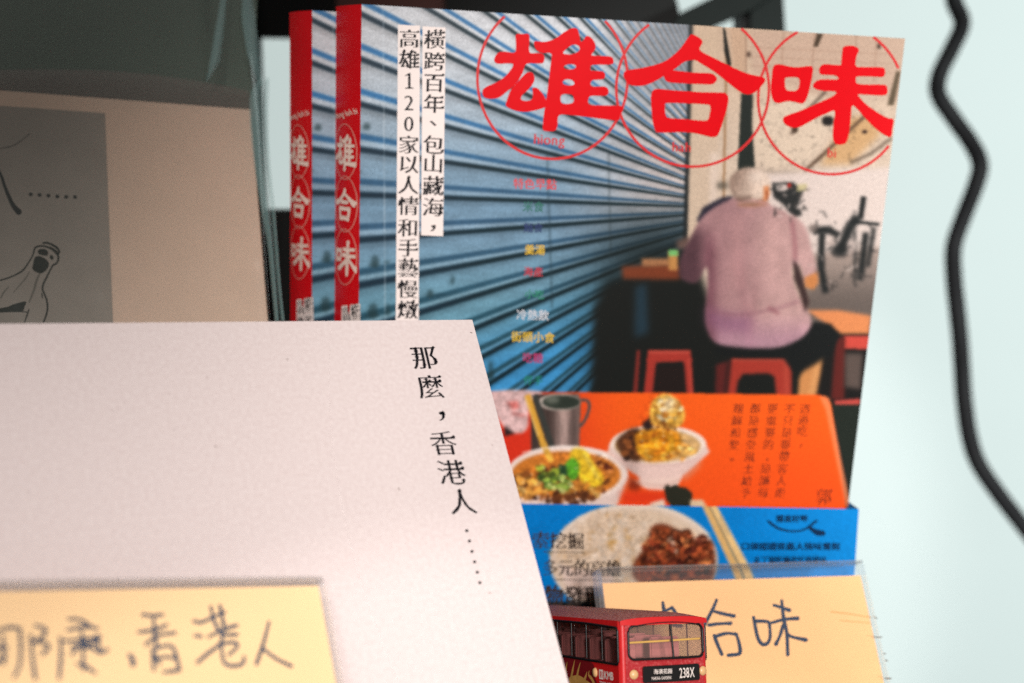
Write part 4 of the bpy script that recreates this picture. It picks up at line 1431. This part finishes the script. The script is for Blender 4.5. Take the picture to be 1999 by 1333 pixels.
# ------------------------------------------------------------------ price / name cards in clear acrylic holders
def card_holder(name, plane, w_, h_, label, mat, side, lip, thin=0.0018):
    """thin folded acrylic sheet with a paper card behind its front face"""
    root = empty(name, plane.matrix(-w_, h_), label, 'card holder', 'handwritten cards in acrylic holders')
    def bx(nm, u0, u1, v0, v1, d0, d1, mt, bev=0):
        m_ = MB()
        m_.box((u0 + w_, d0, h_ - v1), (u1 + w_, d1, h_ - v0))
        return m_.build(nm, mt, root, bevel=bev)
    bx('front_sheet', -w_ - side, side, -lip, h_, -0.0022, -0.0004, M['acrylic'], 0.0004)
    bx('back_sheet', -w_ - side, side, -lip, h_, 0.0012, 0.0028, M['acrylic'], 0.0004)
    bx('top_edge', -w_ - side, side, -lip - min(0.0007, lip + 0.0002), -lip, -0.0022, 0.0028, M['acrylic_edge'])
    bx('side_edge', side, side + 0.0003, -lip, h_, -0.0022, 0.0028, M['acrylic'])
    bx('side_edge', -w_ - side - thin, -w_ - side, -lip, h_, -0.0022, 0.0028, M['acrylic_edge'], 0.0005)
    bx('foot', -w_ - side, side, h_, h_ + 0.002, -0.0022, 0.045, M['acrylic'], 0.0004)
    card = bx('paper_card', -w_, 0, 0, h_ - 0.001, 0.0001, 0.0004, mat)
    return root, card
# right card
kp = plane_at(1680, 1123, 0.398, -0.031, 0.22, 0.30)
uL = kp.uv([(1176, 1140)])[0][0]
KW, KH = -float(uL), 0.052
kroot, kcard = card_holder('card_holder', kp, KW, KH, 'acrylic holder with kraft yellow handwritten card behind the toy bus', M['card'], 0.0006, 0.0042)
z6 = lambda p: Z(p, 1360, 1080, 5.0)
hand = [[(195, 455), (150, 560), (50, 745)], [(165, 565), (260, 590), (365, 612)], [(120, 700), (220, 688), (330, 683)], [(170, 800), (200, 880), (245, 985)], [(180, 812), (290, 782), (385, 790)], [(388, 790), (415, 880), (425, 960), (405, 985), (310, 995)],
        [(555, 625), (590, 800), (630, 880), (680, 885), (715, 830), (712, 710), (690, 668), (580, 662)], [(755, 505), (830, 530), (905, 555)], [(830, 460), (850, 640), (880, 780), (890, 990)], [(725, 680), (860, 645), (985, 635)], [(845, 700), (815, 800), (775, 885)], [(880, 780), (930, 815), (1065, 845)],
        [(-385, 610), (-300, 560), (-240, 532)], [(-238, 532), (-190, 610)], [(-330, 480), (-310, 620)], [(-260, 640), (-170, 650)], [(-240, 700), (-150, 710)]]
sh = [shape_stroke(z6(s_), 7.0, i % 7, [0.85, 1.0, 0.9, 1.1]) for i, s_ in enumerate(hand)]
print_mesh('handwriting', kp, sh, M['pen_blue'], kcard, (-KW, KH), -0.00005 + 0.00002)
sh = [shape_stroke(z6([(1310, 570), (1480, 590), (1700, 625)]), 2.2, 0), shape_stroke(z6([(1400, 655), (1700, 680)]), 1.6, 0)]
print_mesh('card_crease', kp, sh, simple('crease_tone', (206, 160, 96), 0.8, 0.1), kcard, (-KW, KH), -0.00003)
sh = [shape_stroke(z6([(1700, 830), (1770, 832)]), 2.0, 0), shape_stroke(z6([(1790, 990), (1806, 992)]), 2.2, 0), shape_stroke(z6([(1800, 1232), (1860, 1232)]), 2.6, 0), shape_stroke(z6([(1700, 630), (1722, 650)]), 2.0, 0), shape_stroke(z6([(1810, 1056), (1822, 1060)]), 3.0, 0)]
print_mesh('edge_mark', kp, sh, M['tick'], kroot, (-KW, KH), 0.0023)
# left card, close to the lens
g_here = gp.uv([(625, 1140)])[0]
zg = float(gp.pos(g_here[0], g_here[1])[2])
lp = plane_at(622, 1143, zg * 0.965, -0.018, 0.18, 0.65)
LW, LH = 0.085, 0.05
lroot, lcard = card_holder('card_holder', lp, LW, LH, 'acrylic holder with pale yellow handwritten card before the grey book', M['card_light'], 0.0004, 0.0005, 0.0003)
z7 = lambda p: Z(p, 0, 1100, 2.856)
hand = [[(-40, 380), (60, 355), (108, 362)], [(110, 362), (116, 450), (110, 560), (80, 630)], [(-30, 470), (35, 468)], [(-30, 560), (30, 520)], [(15, 400), (20, 560)], [(195, 345), (250, 365), (235, 410), (175, 438)], [(175, 438), (240, 440), (270, 465), (235, 505)], [(170, 400), (180, 520), (195, 640)],
        [(385, 310), (450, 315), (500, 350)], [(375, 372), (470, 352), (545, 362)], [(335, 410), (340, 500), (330, 640)], [(335, 432), (450, 425), (560, 410)], [(455, 380), (462, 480), (465, 590)], [(400, 505), (460, 440), (500, 460), (545, 492)], [(540, 400), (560, 500)], [(560, 500), (600, 480)], [(470, 470), (540, 430)], [(430, 560), (480, 575), (530, 610)], [(400, 460), (520, 470)],
        [(725, 512), (742, 540), (740, 562)], [(795, 285), (850, 290), (905, 285)], [(770, 382), (860, 370), (930, 342)], [(855, 290), (862, 380), (875, 470)], [(812, 452), (880, 402), (975, 386)], [(850, 475), (852, 530), (857, 592)], [(852, 482), (910, 462), (965, 470), (1000, 590)], [(910, 606), (1000, 595)], [(868, 535), (920, 520), (982, 528)], [(860, 500), (890, 560)],
        [(1080, 320), (1120, 328), (1180, 302), (1250, 270)], [(1175, 240), (1190, 310), (1215, 365)], [(1225, 235), (1240, 300), (1240, 330)], [(1085, 402), (1120, 406)], [(1160, 410), (1240, 370), (1320, 345)], [(1250, 330), (1230, 440), (1160, 500), (1100, 552)], [(1230, 400), (1320, 396)], [(1240, 445), (1310, 440), (1322, 465), (1275, 508)], [(1235, 450), (1245, 540), (1285, 570), (1350, 560), (1362, 520)],
        [(1500, 325), (1470, 440), (1430, 560)], [(1460, 470), (1540, 530), (1625, 572)]]
sh = [shape_stroke(z7(s_), 6.6 if i != 19 else 10, i % 9, [0.9, 1.05, 1.0]) for i, s_ in enumerate(hand)]
print_mesh('handwriting', lp, sh, M['pen_blue'], lcard, (-LW, LH), -0.00003)

# ------------------------------------------------------------------ book in a plastic sleeve, left
wp = plane_at(489, 214, 0.41, 0.077, 0.082, 0.45)
WW, WH, WT = 0.17, 0.18, 0.016
wb = (-WW, WH)
wrap = empty('sleeved_book', wp.matrix(-WW, WH), 'tan book with grey panel and bottle sketch inside a plastic sleeve', 'book')
def wbox(name, u0, u1, v0, v1, d0, d1, mat, parent, bev=0):
    m_ = MB()
    m_.box((u0 - wb[0], d0, wb[1] - v1), (u1 - wb[0], d1, wb[1] - v0))
    return m_.build(name, mat, parent, bevel=bev)
wc = wbox('front_cover', -WW, 0, 0, WH, 0, 0.0012, M['tan_board'], wrap)
wbox('page_block', -WW + 0.002, -0.002, 0.002, WH - 0.002, 0.0013, WT - 0.0013, M['pages'], wrap)
wbox('back_cover', -WW, 0, 0, WH, WT - 0.0012, WT, M['tan_board'], wrap)
z8 = lambda p: Z(p, 0, 0, 2.083)
pq = wp.uv([(205, 221), (238, 625)])
pu = float(pq[0][0]); pv = float(pq[0][1])
pan = wbox('grey_panel', -WW + 0.003, pu, pv, WH - 0.01, -0.00012, -0.00002, M['panel_grey'], wc)
zb = lambda p: Z(p, 0, 440, 7.017)
sk = [([(590, 245), (640, 240), (720, 270), (780, 310), (812, 360), (795, 392)], 4.2), ([(460, 370), (480, 310), (540, 285), (620, 290), (700, 320), (760, 370), (795, 420), (797, 470), (775, 520), (730, 542)], 3.8), ([(680, 300), (740, 335), (790, 380)], 4.0),
      ([(460, 370), (440, 430), (390, 510), (320, 610), (210, 680), (100, 725), (-40, 765)], 2.8), ([(722, 550), (690, 610), (640, 710), (595, 800), (582, 870), (602, 930), (640, 1030), (650, 1130), (635, 1220), (596, 1330)], 3.4),
      ([(570, 930), (582, 1000)], 2.0), ([(395, 1150), (370, 1230), (335, 1330)], 2.2), ([(0, 1190), (200, 1180), (390, 1190)], 1.8), ([(700, 420), (715, 460)], 6.0)]
sh = [shape_stroke(zb(s_), w_, i % 8, [0.8, 1.2, 0.8]) for i, (s_, w_) in enumerate(sk)]
sh.append(shape_outline(zb([(480, 440), (560, 428), (660, 500), (650, 590), (560, 660), (450, 610), (452, 540)]), [], 3, 10))
sh.append(shape_outline(zb([(525, 340), (600, 325), (655, 360), (640, 415), (560, 405), (525, 385)]), [], 3, 10))
sh.append(shape_outline(zb([(-20, 1145), (100, 1120), (200, 1080), (350, 1045), (335, 1110), (300, 1180), (150, 1170), (-20, 1195)]), [], 3, 11))
faint = [([(540, 670), (500, 760), (460, 900), (400, 1050)], 5.0), ([(400, 640), (340, 740), (180, 920)], 2.6), ([(120, 840), (50, 920), (10, 1000)], 3.0)]
print_mesh('sketch_shading', wp, [shape_stroke(zb(s_), w_, i, [0.6, 1, 0.6]) for i, (s_, w_) in enumerate(faint)], simple('pale_sketch_tone', (104, 98, 90), 0.6, 0.1), pan, wb, 0.00014)
print_mesh('bottle_sketch', wp, sh, M['sketch'], pan, wb, 0.00016)
sh = [shape_stroke(z8([(-60, 600), (0, 705), (20, 760), (50, 830), (76, 862)]), 8.5, 2, [0.6, 0.7, 0.9, 1.3]), shape_stroke(z8([(-60, 600), (-110, 760), (-190, 870)]), 6, 3)]
for (x, y) in ((125, 791), (161, 793), (197, 796), (233, 799), (269, 801), (305, 802)):
    px_ = z8([(x, y)])[0]
    sh.append(shape_disc(px_[0], px_[1], 3.9, 3.7, 16, 1))
sh += [shape_stroke(z8([(0, 605), (60, 590), (120, 545)]), 1.2, 5)]
print_mesh('panel_lettering', wp, sh, M['black_ink'], pan, wb, 0.00016)

# the sleeve: a loose milky film over the front, standing up above the book and folded at the right
sl = empty('plastic_sleeve', wp.matrix(-WW, WH), 'crinkled milky plastic sleeve standing up around the tan book', 'plastic sleeve')
q = wp.uv([(512, -60), (520, 150), (546, 640)])
nu, nv = 90, 110
V = np.zeros((nv, nu, 3))
for j in range(nv):
    v = -0.075 + (WH + 0.07) * j / (nv - 1)
    pxr = np.interp(float(wp.px(0.0, v)[1]), [-60, 60, 150, 230, 400, 640], [520, 516, 519, 521, 528, 546])
    ue = float(wp.uv([(pxr, float(wp.px(0.0, v)[1]))])[0][0])
    for i in range(nu):
        s = i / (nu - 1)
        u = -WW - 0.004 + (WW + 0.004 + ue) * s
        above = max(0.0, -v) / 0.075
        d = -0.0022 - 0.001 * math.sin(v * 60 + u * 25)
        d += above * (0.004 * math.sin(u * 70 + 1.0) + 0.006)
        fold = math.exp(-((u + 0.018 - 0.0) / 0.004) ** 2) * above
        d -= 0.006 * fold
        edge = sst(np.array(u), -0.002, ue)
        d += 0.016 * float(edge) ** 2 - 0.0025 * math.exp(-((u - 0.001) / 0.002) ** 2)
        V[j, i] = (u - wb[0], d, wb[1] - v)
fr = sheet('front_film', V, nu, nv, M['sleeve'], sl)
V2 = V.copy()
V2[..., 1] = WT + 0.003 + 0.002 * np.sin(V[..., 0] * 50)
sheet('back_film', V2[:, ::-1], nu, nv, M['sleeve_back'], sl)
# pale strips along the film's folds, with highlights put into their colour
def fold(name, path, width, lift, mat):
    P_ = catmull(path, 6, False)
    wd = np.interp(np.linspace(0, 1, len(P_)), np.linspace(0, 1, len(width)), width)
    Vf = np.zeros((len(P_), 9, 3))
    for j, (x, y) in enumerate(P_):
        q0, q1 = wp.uv([(x - wd[j] / 2, y)])[0], wp.uv([(x + wd[j] / 2, y)])[0]
        for i in range(9):
            t = i / 8
            qq = q0 * (1 - t) + q1 * t
            Vf[j, i] = (qq[0] - wb[0], -lift - 0.0020 * math.sin(math.pi * t), wb[1] - qq[1])
    return sheet(name, Vf, 9, len(P_), mat, sl)
fold('crease_highlight', [(440, -60), (432, 20), (424, 80), (416, 130), (400, 172)], [3, 14, 18, 20, 2], 0.0035, M['film_highlight'])
fold('crease_highlight', [(476, -60), (482, 40), (492, 110), (500, 150), (508, 180)], [4, 26, 26, 16, 3], 0.0030, M['film_highlight'])
fold('seam_highlight', [(503, 172), (496, 200), (497, 260), (504, 340), (514, 420), (524, 500), (536, 640)], [16, 24, 26, 22, 16, 10, 8], 0.0042, M['film_highlight'])
fold('seam_highlight', [(516, 172), (514, 240), (518, 330), (528, 430), (538, 560), (546, 640)], [9, 9, 8, 8, 7, 6], 0.0052, M['film_highlight'])
# flap folded down over the book's top edge
V3 = np.zeros((14, nu, 3))
for j in range(14):
    for i in range(nu):
        s = i / (nu - 1)
        u = -WW + (WW + 0.003) * s
        v = -0.017 + 0.017 * j / 13 + 0.003 * math.sin(u * 40) * (1 - j / 13)
        V3[j, i] = (u - wb[0], 0.004 + 0.010 * (1 - j / 13), wb[1] - v)
sheet('top_flap', V3, nu, 14, film('brownish_film', (120, 100, 92), 0.45, 0.05, 0.3), sl)
# ------------------------------------------------------------------ toy double deck bus
BW, BL, BH = 0.0270, 0.095, 0.0482
zc = 0.300
b_r = nrm((5208, 373, 2200))
b_b = np.array((-957, 455, 2200.0)); b_b = nrm(b_b - (b_b @ b_r) * b_r)
b_d = np.cross(b_b, b_r)              # down
if b_d[1] < 0:
    b_d = -b_d
corner = ray(1209, 1212, zc)          # front left upper corner, at ZR above the wheels' ground
ZR = 0.0445
org_ = corner + b_d * ZR
Rb = np.stack([CR, CD, CF], 1) @ np.stack([b_r, b_b, -b_d], 1)
ow = cam2world(org_[None])[0]
bus = empty('toy_bus', Matrix([list(Rb[i]) + [ow[i]] for i in range(3)] + [[0, 0, 0, 1]]), 'dusty red toy double-decker bus with black route sign', 'toy bus')
ZB = 0.004                             # body underside
def rrect(x0, x1, z0, z1, r, n=5, arch=0.0):
    P = []
    for cx, cz, a0 in ((x1 - r, z0 + r, -90), (x1 - r, z1 - r, 0), (x0 + r, z1 - r, 90), (x0 + r, z0 + r, 180)):
        for k in range(n + 1):
            a = math.radians(a0 + 90 * k / n)
            P.append((cx + r * math.cos(a), cz + r * math.sin(a)))
    # extra points along the top so it can be arched
    out = []
    for i, p in enumerate(P):
        out.append(p)
        q = P[(i + 1) % len(P)]
        if abs(p[1] - z1) < 1e-9 and abs(q[1] - z1) < 1e-9 and abs(p[0] - q[0]) > r:
            for k in range(1, 12):
                out.append((p[0] + (q[0] - p[0]) * k / 12, z1))
    if arch:
        xm, hw = (x0 + x1) / 2, (x1 - x0) / 2
        out = [(x, z + arch * (1 - ((x - xm) / hw) ** 2) if z > (z0 + z1) / 2 else z) for x, z in out]
    return out
def panel_with_holes(name, outer, holes, thick, mat, place, parent=bus):
    loops = [outer] + holes
    flat = [p for l in loops for p in l]
    tri = tessellate_polygon([[Vector((p[0], p[1], 0)) for p in l] for l in loops])
    n = len(flat)
    V = [place(p[0], 0.0, p[1]) for p in flat] + [place(p[0], thick, p[1]) for p in flat]
    Fc = [tuple(t) for t in tri] + [tuple(i + n for i in reversed(t)) for t in tri]
    b = 0
    for l in loops:
        for i in range(len(l)):
            j = (i + 1) % len(l)
            Fc.append((b + i, b + j, b + j + n, b + i + n))
        b += len(l)
    o = mesh_obj(name, V, Fc, mat, parent)
    fix_normals(o)
    return o
def bow(x):                            # the front bulges a little
    return -0.0010 * (1 - (2 * x / BW - 1) ** 2)
front = lambda x, d, z: (x, d + bow(x), z)
left = lambda y, d, z: (d, y, z)
right = lambda y, d, z: (BW - d, y, z)
rear = lambda x, d, z: (x, BL - d, z)
R = 0.0030
def densify(P, m=0.0015):
    out = []
    for i, p in enumerate(P):
        q = P[(i + 1) % len(P)]
        k = max(1, int(math.hypot(q[0] - p[0], q[1] - p[1]) / m))
        out += [(p[0] + (q[0] - p[0]) * t / k, p[1] + (q[1] - p[1]) * t / k) for t in range(k)]
    return out
win_f = densify(rrect(0.0023, BW - 0.0015, 0.0344, 0.0428, 0.0016, 5, 0.0010))
scr_f = densify(rrect(0.0022, BW - 0.0022, 0.0130, 0.0245, 0.0014))
out_f = densify([(R * 0.5, ZB), (BW - R * 0.5, ZB), (BW - R * 0.5, ZR)] + [(BW - R * 0.5 - (BW - R) * k / 12, ZR + 0.0007 * (1 - (1 - k / 6.0) ** 2)) for k in range(1, 12)] + [(R * 0.5, ZR)])
panel_with_holes('front_panel', out_f, [win_f, scr_f], 0.0009, M['bus_front'], front)
# side walls with one long window opening on each deck
def side_open(z0, z1, drop=0.0):
    P = rrect(0.0011, BL - 0.005, z0, z1, 0.0010)
    return densify([(y, z - drop * max(0, 1 - y / 0.012) ** 1.5 if z < (z0 + z1) / 2 else z - 0.0006 * max(0, 1 - y / 0.02)) for y, z in P], 0.002)
for nm, pl in (('side_panel', left), ('side_panel', right)):
    panel_with_holes(nm, densify([(R * 0.35, ZB), (BL - 0.001, ZB), (BL - 0.001, ZR), (R * 0.35, ZR)], 0.003), [side_open(0.0336, 0.0432, 0.0006), side_open(0.0150, 0.0250)], 0.0009, M['bus_red'], pl)
panel_with_holes('rear_panel', densify([(0.001, ZB), (BW - 0.001, ZB), (BW - 0.001, ZR), (0.001, ZR)], 0.004), [densify(rrect(0.004, BW - 0.004, 0.0350, 0.0425, 0.0014))], 0.0009, M['bus_red'], rear)
# rounded corner posts
def post(x, y, sx, name='corner_post'):
    V, Fc = [], []
    n = 10
    zs = (ZB, ZR - 0.0004, ZR)
    for z in zs:
        for k in range(n + 1):
            a = math.pi / 2 * k / n
            r = R * 0.5 if z < ZR else R * 0.45
            V.append((x + sx * (-r * math.cos(a)) + sx * r, y + r - r * math.sin(a) + bow(x), z))
    for j in range(len(zs) - 1):
        for k in range(n):
            Fc.append((j * (n + 1) + k, j * (n + 1) + k + 1, (j + 1) * (n + 1) + k + 1, (j + 1) * (n + 1) + k))
    return mesh_obj(name, V, Fc, M['bus_red'], bus, True)
post(0.0, 0.0, 1)
post(BW, 0.0, -1)
# roof: crowned, rounded down towards every side
nx, ny = 40, 80
V = np.zeros((ny, nx, 3))
for j in range(ny):
    for i in range(nx):
        s, t = i / (nx - 1), j / (ny - 1)
        x = BW * (0.5 - 0.5 * math.cos(math.pi * s)) * 1.0
        y = BL * (0.5 - 0.5 * math.cos(math.pi * t))
        a = 1 - abs(2 * x / BW - 1) ** 3.2
        b = min(1.0, min(y, BL - y) / 0.012)
        b = 1 - (1 - b) ** 2.4
        h = 0.0019 * a ** 0.75 * (0.5 + 0.5 * b) if a > 0 else 0
        V[j, i] = (x, y + bow(x) * max(0, 1 - y / 0.02) - (0.0003 if j == 0 else 0), ZR - 0.0001 + h)
sheet('roof', V[::-1], nx, ny, M['bus_roof'], bus)
# red band joining roof and front
V, Fc = [], []
for k in range(31):
    x = BW * k / 30
    a = max(0, 1 - abs(2 * x / BW - 1) ** 3.2)
    V += [(x, bow(x) - 0.0004, ZR - 0.0012), (x, bow(x) - 0.0003, ZR - 0.0001 + 0.0009 * a ** 0.75)]
for k in range(30):
    Fc.append((2 * k, 2 * k + 2, 2 * k + 3, 2 * k + 1))
mesh_obj('roof_front', V, Fc, M['bus_red'], bus, True)
# glass
def pane(name, outline, dep, mat, place, parent=bus):
    tri = tessellate_polygon([[Vector((p[0], p[1], 0)) for p in outline]])
    return mesh_obj(name, [place(p[0], dep, p[1]) for p in outline], [tuple(t) for t in tri], mat, parent)
def tube(name, pts, r, mat, closed=True, parent=bus, n=8):
    P = np.array(pts, float)
    N = len(P)
    V, Fc = [], []
    for i in range(N):
        t = (P[(i + 1) % N] - P[i - 1]) if closed else (P[min(i + 1, N - 1)] - P[max(i - 1, 0)])
        t = t / (np.linalg.norm(t) + 1e-12)
        up = np.array([0, 0, 1.0]) if abs(t[2]) < 0.9 else np.array([1.0, 0, 0])
        s1 = nrm(np.cross(t, up)); s2 = np.cross(t, s1)
        for k in range(n):
            a = 2 * math.pi * k / n
            V.append(P[i] + r * (math.cos(a) * s1 + math.sin(a) * s2))
    for i in range(N if closed else N - 1):
        j = (i + 1) % N
        for k in range(n):
            Fc.append((i * n + k, i * n + (k + 1) % n, j * n + (k + 1) % n, j * n + k))
    o = mesh_obj(name, V, Fc, mat, parent, True)
    fix_normals(o)
    return o
XM = 0.0152
wl = pane('windscreen_pane', [p for p in win_f], 0.0003, M['bus_glass'], front)
tube('window_gasket', [front(p[0], -0.0001, p[1]) for p in win_f], 0.00034, M['bus_black'])
tube('window_divider', [front(XM + 0.0004 - 0.0006 * (k / 10), -0.0001, 0.0345 + 0.0091 * k / 10) for k in range(11)], 0.00028, M['bus_black'], False)
pane('lower_windscreen', scr_f, 0.0003, M['bus_glass_dark'], front)
tube('window_gasket', [front(p[0], -0.0001, p[1]) for p in scr_f], 0.00032, M['bus_black'])
for pl in (left, right):
    for z0, z1, dr in ((0.0336, 0.0432, 0.0006), (0.0150, 0.0250, 0.0)):
        so = side_open(z0, z1, dr)
        pane('side_window', so, 0.0004, M['bus_glass_dark'], pl)
        tube('window_gasket', [pl(p[0], -0.0001, p[1]) for p in so], 0.00036, M['bus_black'])
        for k in range(1, 10):
            y = 0.0008 + 0.0094 * k
            tube('window_bar', [pl(y, -0.00005, z0 + 0.0002), pl(y, -0.00005, z1 - 0.0002)], 0.00022, M['bus_black'], False, bus, 6)
# inside: deck floor, seats, yellow rail
def bbox(name, a, b, mat, bev=0.0, parent=bus):
    m_ = MB()
    m_.box(a, b)
    return m_.build(name, mat, parent, bevel=bev)
bbox('upper_deck', (0.001, 0.0015, 0.0290), (BW - 0.001, BL - 0.0015, 0.0300), M['bus_inside'])
bbox('lower_deck', (0.001, 0.0015, ZB), (BW - 0.001, BL - 0.0015, ZB + 0.001), M['bus_inside'])
for r_ in range(9):
    y = 0.0065 + r_ * 0.0092
    for x0, x1 in ((0.0018, 0.0112), (0.0158, 0.0252)):
        m_ = MB()
        m_.box((x0, y, 0.0302), (x1, y + 0.0048, 0.0332))
        m_.box((x0, y + 0.0049, 0.0302), (x1, y + 0.0062, 0.0392))
        m_.build('seat', M['bus_seat'], bus, bevel=0.0004)
tube('handrail', [(0.0010, 0.0016, 0.0386), (BW / 2, 0.0010, 0.0388), (BW - 0.0010, 0.0016, 0.0390)], 0.00030, M['bus_yellow'], False)
# route sign, lamps
sg = densify(rrect(0.0062, 0.0238, 0.0283, 0.0326, 0.0006), 0.0012)
sign = panel_with_holes('route_sign', sg, [], 0.0004, M['bus_black'], lambda x, d, z: front(x, d - 0.00035, z))
def flat_print(name, shapes, mat, place, parent, d):
    V, Fc = [], []
    for s_ in shapes:
        if s_ is None:
            continue
        pts, f, layer = s_
        b = len(V)
        V += [place(p[0], d - layer * 1e-5, -p[1]) for p in pts]
        Fc += [tuple(i + b for i in t) for t in f]
    return mesh_obj(name, V, Fc, mat, parent)
flat_print('route_number', text_line('238X', 0.01700, -0.0305, 0.0037, (0.0, 0.008, False), 0, 0.58, 1, 0.02), M['bus_white'], front, sign, -0.0004)
flat_print('route_name', text_line('海濱花園', 0.00915, -0.0311, 0.00135, (0.0, 0.02, False), 0, 1.05, 1, 0.0), M['bus_white'], front, sign, -0.0004)
flat_print('route_name', text_line('MARINA GARDENS', 0.0085, -0.02945, 0.0011, SANS, 0, 0.62, 1, 0.02), M['bus_white'], front, sign, -0.0004)
def lamp(cx, cz, place, r=0.00125, parent=bus):
    V, Fc = [place(cx, -0.0007, cz)], []
    n = 20
    for rr_, dd_ in ((0.75, -0.0006), (1.0, -0.0001)):
        for k in range(n):
            a = 2 * math.pi * k / n
            V.append(place(cx + r * rr_ * math.cos(a), dd_, cz + r * rr_ * math.sin(a)))
    for k in range(n):
        j = (k + 1) % n
        Fc.append((0, 1 + k, 1 + j))
        Fc.append((1 + k, 1 + n + k, 1 + n + j, 1 + j))
    o = mesh_obj('lamp', V, Fc, M['bus_lamp'], parent, True)
    fix_normals(o)
    return o
lamp(0.0036, 0.0306, front)
lamp(BW - 0.0019, 0.0306, front)
lamp(0.0146, 0.0302, left, 0.0013)
lamp(0.0045, 0.0095, front, 0.0018)
lamp(BW - 0.0045, 0.0095, front, 0.0018)
# side decals: company letters, gold dragon scroll on maroon
lat = lambda y, d, z: (d, 0.0152 - y, z)
flat_print('company_lettering', text_line('KMB', 0.0058, -0.0300, 0.0029, BOLD, 0, 0.95, 1, 0.01), M['bus_white'], lat, bus, -0.00012)
flat_print('company_mark', [shape_poly([(0.0030, -0.0312), (0.0053, -0.0312), (0.0053, -0.0287), (0.0030, -0.0287)], 1)], M['bus_white'], lat, bus, -0.00012)
flat_print('company_mark', [shape_poly([(0.0035, -0.0308), (0.0041, -0.0308), (0.0041, -0.0291), (0.0035, -0.0291)], 2), shape_poly([(0.0045, -0.0308), (0.0049, -0.0308), (0.0049, -0.0291), (0.0045, -0.0291)], 2)], M['bus_red'], lat, bus, -0.00013)
flat_print('company_name', text_line('TOWN TOUR', 0.0030, -0.0277, 0.00125, BOLD, 0, 1.0, 1, 0.01), M['bus_white'], lat, bus, -0.00012)
dr = lambda y, d, z: (d, y, z)
flat_print('maroon_decal', [shape_outline([(0.0175, -0.0330), (0.04, -0.0332), (0.09, -0.0330), (0.09, -0.0262), (0.03, -0.0262), (0.0145, -0.0262), (0.0150, -0.0290)], [], 4, 0)], M['bus_maroon'], dr, bus, -0.00010)
sc_ = [[(0.030, -0.0270), (0.0285, -0.0300), (0.0272, -0.0326)], [(0.0265, -0.0270), (0.0250, -0.0300), (0.0236, -0.0322)], [(0.022, -0.0270), (0.0205, -0.0285), (0.0195, -0.0300)], [(0.0145, -0.0262), (0.0165, -0.0282), (0.0185, -0.0292), (0.0180, -0.0304)], [(0.0300, -0.0268), (0.0250, -0.0276), (0.0200, -0.0270), (0.0150, -0.0264)], [(0.0340, -0.0270), (0.033, -0.0295), (0.0320, -0.0318)], [(0.050, -0.0275), (0.042, -0.0295), (0.036, -0.0280)]]
flat_print('dragon_decal', [shape_stroke(s_, 0.0009 if i != 4 else 0.0018, 2 + i, [1.2, 1.0, 0.25]) for i, s_ in enumerate(sc_)], M['bus_gold'], dr, bus, -0.00011)
# wheels
for y in (0.017, 0.072):
    for x, sx in ((0.0008, 1), (BW - 0.0008, -1)):
        V, Fc = [], []
        n = 24
        for dx, r in ((0, 0.0034), (0, 0.0046), (0.0004, 0.0050), (0.0042, 0.0050), (0.0046, 0.0046), (0.0046, 0.0034)):
            for k in range(n):
                a = 2 * math.pi * k / n
                V.append((x + sx * dx, y + r * math.cos(a), 0.005 + r * math.sin(a)))
        for j in range(5):
            for k in range(n):
                Fc.append((j * n + k, j * n + (k + 1) % n, (j + 1) * n + (k + 1) % n, (j + 1) * n + k))
        wh = mesh_obj('wheel', V, Fc, M['tyre'], bus, True)
        fix_normals(wh)
        V = [(x + sx * 0.0008, y, 0.005)] + [(x + sx * 0.0004, y + 0.0034 * math.cos(2 * math.pi * k / n), 0.005 + 0.0034 * math.sin(2 * math.pi * k / n)) for k in range(n)]
        mesh_obj('rim', V, [(0, 1 + k, 1 + (k + 1) % n) for k in range(n)], M['rim'], wh)
bpy.data.objects.remove(_to)
bpy.context.view_layer.update()
